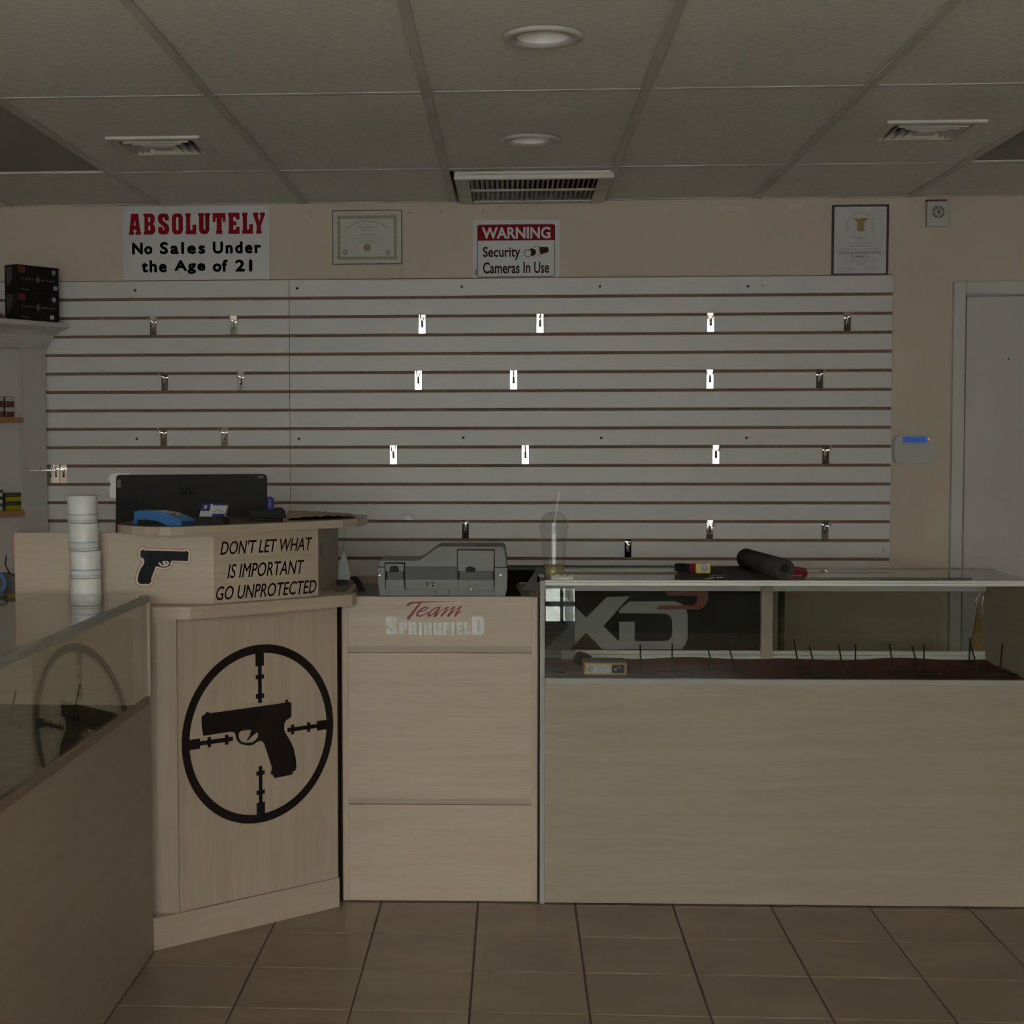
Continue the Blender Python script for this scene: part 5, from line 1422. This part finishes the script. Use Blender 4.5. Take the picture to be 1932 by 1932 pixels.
# black open bin right of the grey case
t = thing('storage_bin', (.03, 5.02, .9665), 'open black bin with slanting charcoal side between grey case and display case', 'bin')
mb = MB()
mb.add([(-.035, 5.16, .967), (.012, 5.16, .967), (.080, 5.16, 1.024), (-.035, 5.16, 1.024), (-.035, 4.82, .967), (.030, 4.82, .967), (.035, 4.82, .968), (-.035, 4.82, .968)], [(0, 1, 2, 3), (0, 4, 5, 1)])
mb.build('inner_wall', mBLACKC, t)
MB().prism([(.030, .9668), (.080, .9668), (.080, 1.022), (.112, 1.026), (.108, 1.040), (.084, 1.043)], 4.99, 4.998, 'y').build('side_flap', mCHAR, t)
MB().box(-.036, .080, 5.158, 5.166, 1.020, 1.028, .001, 1).build('rim', mCHAR, t)
# black-topped table behind
t = thing('back_table', (.45, 5.47, 0), 'black-topped table behind the display case, seen as dark strip above its glass', 'table')
MB().box(-.03, .95, 5.34, 5.62, .962, .990, .002, 1).build('table_top', mBLACKC, t)
MB().box(-.03, .95, 5.605, 5.625, .990, .998, .001, 1).build('rear_lip', mCHAR, t)
for x in (-.02, .92):
    for y in (5.35, 5.59):
        MB().box(x, x + .02, y, y + .02, 0, .962).build('leg', mBLACKP, t)

# hanging pouch, strap
t = thing('hanging_pouch', (-.545, 5.0, .984), 'clear plastic pouch hanging under the hutch top beside its side panel', 'pouch')
MB().prism([(-.553, 1.098), (-.548, 1.098), (-.530, 1.012), (-.532, 1.000), (-.572, 1.000), (-.572, 1.03)], 5.0, 5.012, 'y').build('pouch', plain('milky_plastic_film', (.22, .22, .20), .35, var=.2, scale=60), t)
MB().tube([(-.552, 5.006, 1.187), (-.549, 5.006, 1.15), (-.553, 5.006, 1.098)], .0016, 6).build('strap', mCUPG, t)
MB().box(-.576, -.540, 4.998, 5.02, .9832, 1.0, .002, 1).build('red_black_base', mBLACKP, t)
t = thing('curved_handle', (-.50, 4.92, .9665), 'black curved plastic handle leaning beside the grey case', 'handle')
pts = [(-.522, 4.99, 1.008), (-.508, 4.97, 1.0), (-.497, 4.95, .988), (-.489, 4.93, .976), (-.483, 4.91, .969)]
mb = MB()
for i in range(len(pts) - 1):
    a, b = Vector(pts[i]), Vector(pts[i + 1])
    mb.add([a + Vector((-.009, 0, 0)), a + Vector((.009, 0, .003)), b + Vector((.010, 0, .002)), b + Vector((-.010, 0, -.001)), a + Vector((-.009, .02, 0)), a + Vector((.009, .02, .003)), b + Vector((.010, .02, .002)), b + Vector((-.010, .02, -.001))],
           [(0, 1, 2, 3), (4, 7, 6, 5), (0, 4, 5, 1), (3, 2, 6, 7), (1, 5, 6, 2), (0, 3, 7, 4)])
mb.build('handle_strip', mBLACKP, t)

# ================================================================== THINGS ON THE HUTCH
zh = 1.2125
# monitor, standing behind on the pedestal worktop
t = thing('computer_monitor', (-1.04, 4.99, .9828), 'black computer monitor seen from behind on the corner pedestal', 'monitor')
Mo = Matrix.Translation((-1.046, 4.95, 1.195)) @ Matrix.Rotation(math.radians(-1.0), 4, 'Z') @ Matrix.Rotation(math.radians(-5), 4, 'X') @ Matrix.Rotation(math.radians(-.3), 4, 'Y')
mb = MB(Mo)
sh = rrect(-.248, -.152, .248, .152, .012, 4)
mb.prism(sh, 0, .018, 'y'); mb.build('rear_shell', mBLACKP, t)
MB(Mo).prism([(-.20, -.145), (.20, -.145), (.225, .01), (.1, .0), (-.1, -.005), (-.225, .005)], -.012, 0, 'y').build('lower_housing', mBLACKP, t)
MB(Mo).box(-.24, .24, .018, .0185, -.14, .145).build('screen', mBLACKC, t)
mo = lambda u, v, d: tuple(Mo @ Vector((u, -d, v)))
MB().text('AOC', -.040, .085, .018, .108, mo, .02, .35, .0009).build('brand_lettering', mBLACKC, t)
MB().rect(-.245, .110, -.232, .136, mo, .001).rect(.222, .138, .240, .146, mo, .001).build('corner_tape', mGREYO, t)
MB().tube([(-1.03, 4.985, 1.20), (-1.03, 4.985, .99)], .02, 12).build('stand_neck', mBLACKP, t)
MB().lathe([(0, .983), (.09, .983), (.09, .989), (.02, .996), (0, .997)], (-1.03, 4.99, 0), 28).build('stand_base', mBLACKP, t)
# white torn paper behind monitor corner
t = thing('torn_paper', (-1.29, 5.0, 1.28), 'torn white paper stuck on the top left corner of the monitor', 'paper')
MB(Matrix.Translation((-.018, 0, 0))).prism([(-1.300, 1.270), (-1.285, 1.268), (-1.262, 1.27), (-1.262, 1.34), (-1.235, 1.346), (-1.231, 1.352), (-1.262, 1.352), (-1.285, 1.350), (-1.300, 1.345), (-1.302, 1.336), (-1.308, 1.332), (-1.302, 1.326), (-1.298, 1.314), (-1.302, 1.29)], 4.978, 4.9795, 'y').build('paper_sheet', mROLL, t)
# payment terminal
t = thing('payment_terminal', (-1.01, 4.42, zh), 'blue card payment terminal with colored keys at the left of the hutch top', 'card reader')
Mp = Matrix.Translation((-1.016, 4.43, zh)) @ Matrix.Rotation(math.radians(-20), 4, 'Z')
side = [(-.080, .001), (-.074, .001), (-.070, .014), (-.04, .0155), (.0, .012), (.028, .003), (.034, 0), (.078, .0), (.084, .006), (.082, .015), (.06, .026), (.03, .034), (-.02, .040), (-.06, .041), (-.076, .038)]
MB(Mp).prism(side, -.036, .036, 'y').build('housing', mBLUE, t)
MB(Mp).prism([(-.068, .0003), (.03, .0003), (.0, .0115), (-.04, .015), (-.068, .013)], -.030, .030, 'y').build('underside', mBLACKP, t)
mb = MB(Mp); tp = lambda x: (.0395 - (max(0, x + .02)) * .115 - max(0, x - .03) * .25)
for r_ in range(5):
    for c_i in range(3):
        x = -.012 + r_ * .0135; y = -.02 + c_i * .018
        if r_ == 4: continue
        mb.box(x, x + .009, y, y + .011, tp(x) - .004, tp(x) + .0014)
mb.build('keypad', mKEYS, t)
MB(Mp).box(-.07, -.025, -.026, .026, .0395, .0415).build('screen', mCHAR, t)
for nm, y, mm in (('red_key', -.026, mRED), ('yellow_key', -.004, mYEL), ('green_key', .014, mGREEN)):
    MB(Mp).box(.040, .050, y, y + .012, .022, .0325).build(nm, mm, t)
MB(Mp).box(.083, .0845, -.028, .028, .006, .009).build('card_slot', mBLACKP, t)
# business card holder
t = thing('card_holder', (-.885, 4.49, zh), 'small card holder with leaning white and navy cards behind the payment terminal', 'card holder')
Mh = Matrix.Translation((-.885, 4.50, zh)) @ Matrix.Rotation(math.radians(-8), 4, 'Z')
MB(Mh).prism([(-.03, 0), (.03, 0), (.03, .012), (-.012, .020), (-.03, .02)], -.042, .042, 'x').build('tray', mBLACKP, t)
Mh2 = Mh @ Matrix.Translation((0, -.018, .004)) @ Matrix.Rotation(math.radians(-38), 4, 'X')
MB(Mh2).box(-.040, .038, 0, .012, 0, .066).build('card_stack', mPAPER, t)
hfm = lambda u, v, d: tuple(Mh2 @ Vector((u, -d, v)))
mb = MB(); mb.rect(-.040, .040, -.012, .066, hfm).rect(-.036, .004, .036, .016, hfm).rect(.0, .018, .038, .030, hfm).rect(-.006, .060, .038, .066, hfm).stroke([(.0, .036), (.01, .043), (.02, .044), (.032, .036)], .0016, hfm)
mb.build('card_print', mBLUEN, t)
MB().rect(-.030, .048, -.022, .060, hfm, .001).build('card_mark', mPAPER, t)
# black stapler
t = thing('stapler', (-.745, 4.65, zh), 'black stapler near the middle of the hutch top', 'stapler')
MB().box(-.800, -.700, 4.63, 4.668, zh, zh + .007, .002, 1).build('base', mBLACKP, t)
MB().prism([(-.800, zh + .010), (-.795, zh + .030), (-.72, zh + .033), (-.705, zh + .040), (-.694, zh + .030), (-.690, zh + .008), (-.76, zh + .008)], 4.633, 4.664, 'y').build('arm', mBLACKP, t)
MB().lathe([(0, -.016), (.011, -.016), (.011, .016), (0, .016)], (-.715, 4.649, zh + .029), 18, 'y').build('pivot', mBLACKP, t)
# blue clip
t = thing('bottle_cap_pair', (-.752, 4.74, zh), 'navy blue capped bottle with clear shoulder behind the stapler', 'bottle')
MB().lathe([(0, 0), (.013, 0), (.014, .02), (.014, .034), (.009, .045), (0, .046)], (-.744, 4.745, zh), 20).build('bottle', mCUPG, t)
MB().lathe([(0, 0), (.0115, 0), (.0115, .048), (.0095, .054), (.012, .062), (.006, .069), (0, .07)], (-.751, 4.735, zh), 18).build('blue_cap', mBLUEN, t)
# kraft paper bag, flattened
t = thing('paper_bag', (-.60, 4.85, zh), 'flattened brown paper bag with crumpled near edge on the hutch top', 'paper bag')
mb = MB(); nx, ny = 26, 10; grid = []
rnd = random.Random(11)
for j in range(ny + 1):
    row = []
    for i in range(nx + 1):
        u, v = i / nx, j / ny
        xa = -.690 + .20 * u; ya = 4.665 + .145 * u
        xb = -.73 + .20 * u; yb_ = 5.02 - .0 * u
        x = xa + (xb - xa) * v; y = ya + (yb_ - ya) * v
        z = zh + .001 + .009 * math.sin(PI * u) ** .5 * (1 - v) * (.5 + .5 * abs(math.sin(u * 19 + v * 5))) + (.014 * (1 - u) + .004) * math.sin(PI * v) + rnd.uniform(0, .0015)
        row.append(mb.bm.verts.new((x, y, z)))
    grid.append(row)
for j in range(ny):
    for i in range(nx):
        mb.bm.faces.new([grid[j][i], grid[j][i + 1], grid[j + 1][i + 1], grid[j + 1][i]])
mb.build('bag_sheet', mKRAFT, t)

# receipt rolls
rolls = ['bottom', 'second from bottom', 'third from bottom', 'top']
for i in range(4):
    z0 = .9832 + i * .0795
    jx = [.0, .0015, -.001, -.003][i]
    cx, cy = -1.228 + jx - i * .0012, 4.358
    t = thing('receipt_roll', (cx, cy, z0), 'white receipt paper roll with blue band, %s in the tower' % rolls[i], 'paper roll', 'receipt rolls stacked in a tower')
    R_ = .0438 - i * .0004
    h = .0785
    MB().lathe([(.012, h), (R_ - .002, h), (R_, h - .002), (R_, .002), (R_ - .002, 0), (.012, 0), (.012, h)], (cx, cy, z0), 40).build('paper', mROLL, t)
    MB().lathe([(R_ + .0003, .022), (R_ + .0003, .0265)], (cx, cy, z0), 40).build('blue_band', mROLLB, t)
    MB().lathe([(R_ + .0002, .0), (R_ + .0002, .0012)], (cx, cy, z0), 40).lathe([(R_ + .0002, .0075), (R_ + .0002, .0085)], (cx, cy, z0), 40).build('grey_band', mROLLG, t)  # thin grey bands printed round the roll

# blue tape roll etc at far left, standing on the pedestal worktop
t = thing('tape_roll', (-1.60, 4.62, .9832), 'blue tape roll half out of frame at the left edge', 'tape')
Mtp = Matrix.Translation((-1.588, 4.62, .9832 + .038)) @ Matrix.Rotation(math.radians(25), 4, 'Z')
MB(Mtp).lathe([(.025, -.012), (.0375, -.012), (.0375, .012), (.025, .012), (.025, -.012)], (0, 0, 0), 36, 'y').build('tape', mTAPEBL, t)
MB(Mtp).lathe([(.022, -.012), (.025, -.012), (.025, .012), (.022, .012), (.022, -.012)], (0, 0, 0), 36, 'y').build('core', mGREYO, t)
t = thing('tape_dispenser', (-1.56, 4.70, .9832), 'olive grey plastic dispenser behind the blue tape roll', 'dispenser')
MB().prism([(-1.62, .9832), (-1.515, .9832), (-1.522, 1.01), (-1.545, 1.035), (-1.58, 1.045), (-1.62, 1.045)], 4.69, 4.73, 'y').build('dispenser_body', mGREYO, t)
MB().tube([(-1.575, 4.70, 1.10), (-1.578, 4.70, 1.07), (-1.565, 4.70, 1.043)], .002, 6).build('wire', mBLACKP, t)
t = thing('pink_note', (-1.47, 4.431, 1.12), 'pink paper edge sticking out behind the left end of the hutch', 'paper')
MB().box(-1.463, -1.44, 4.4285, 4.430, 1.118, 1.176).build('note', mPINK, t)
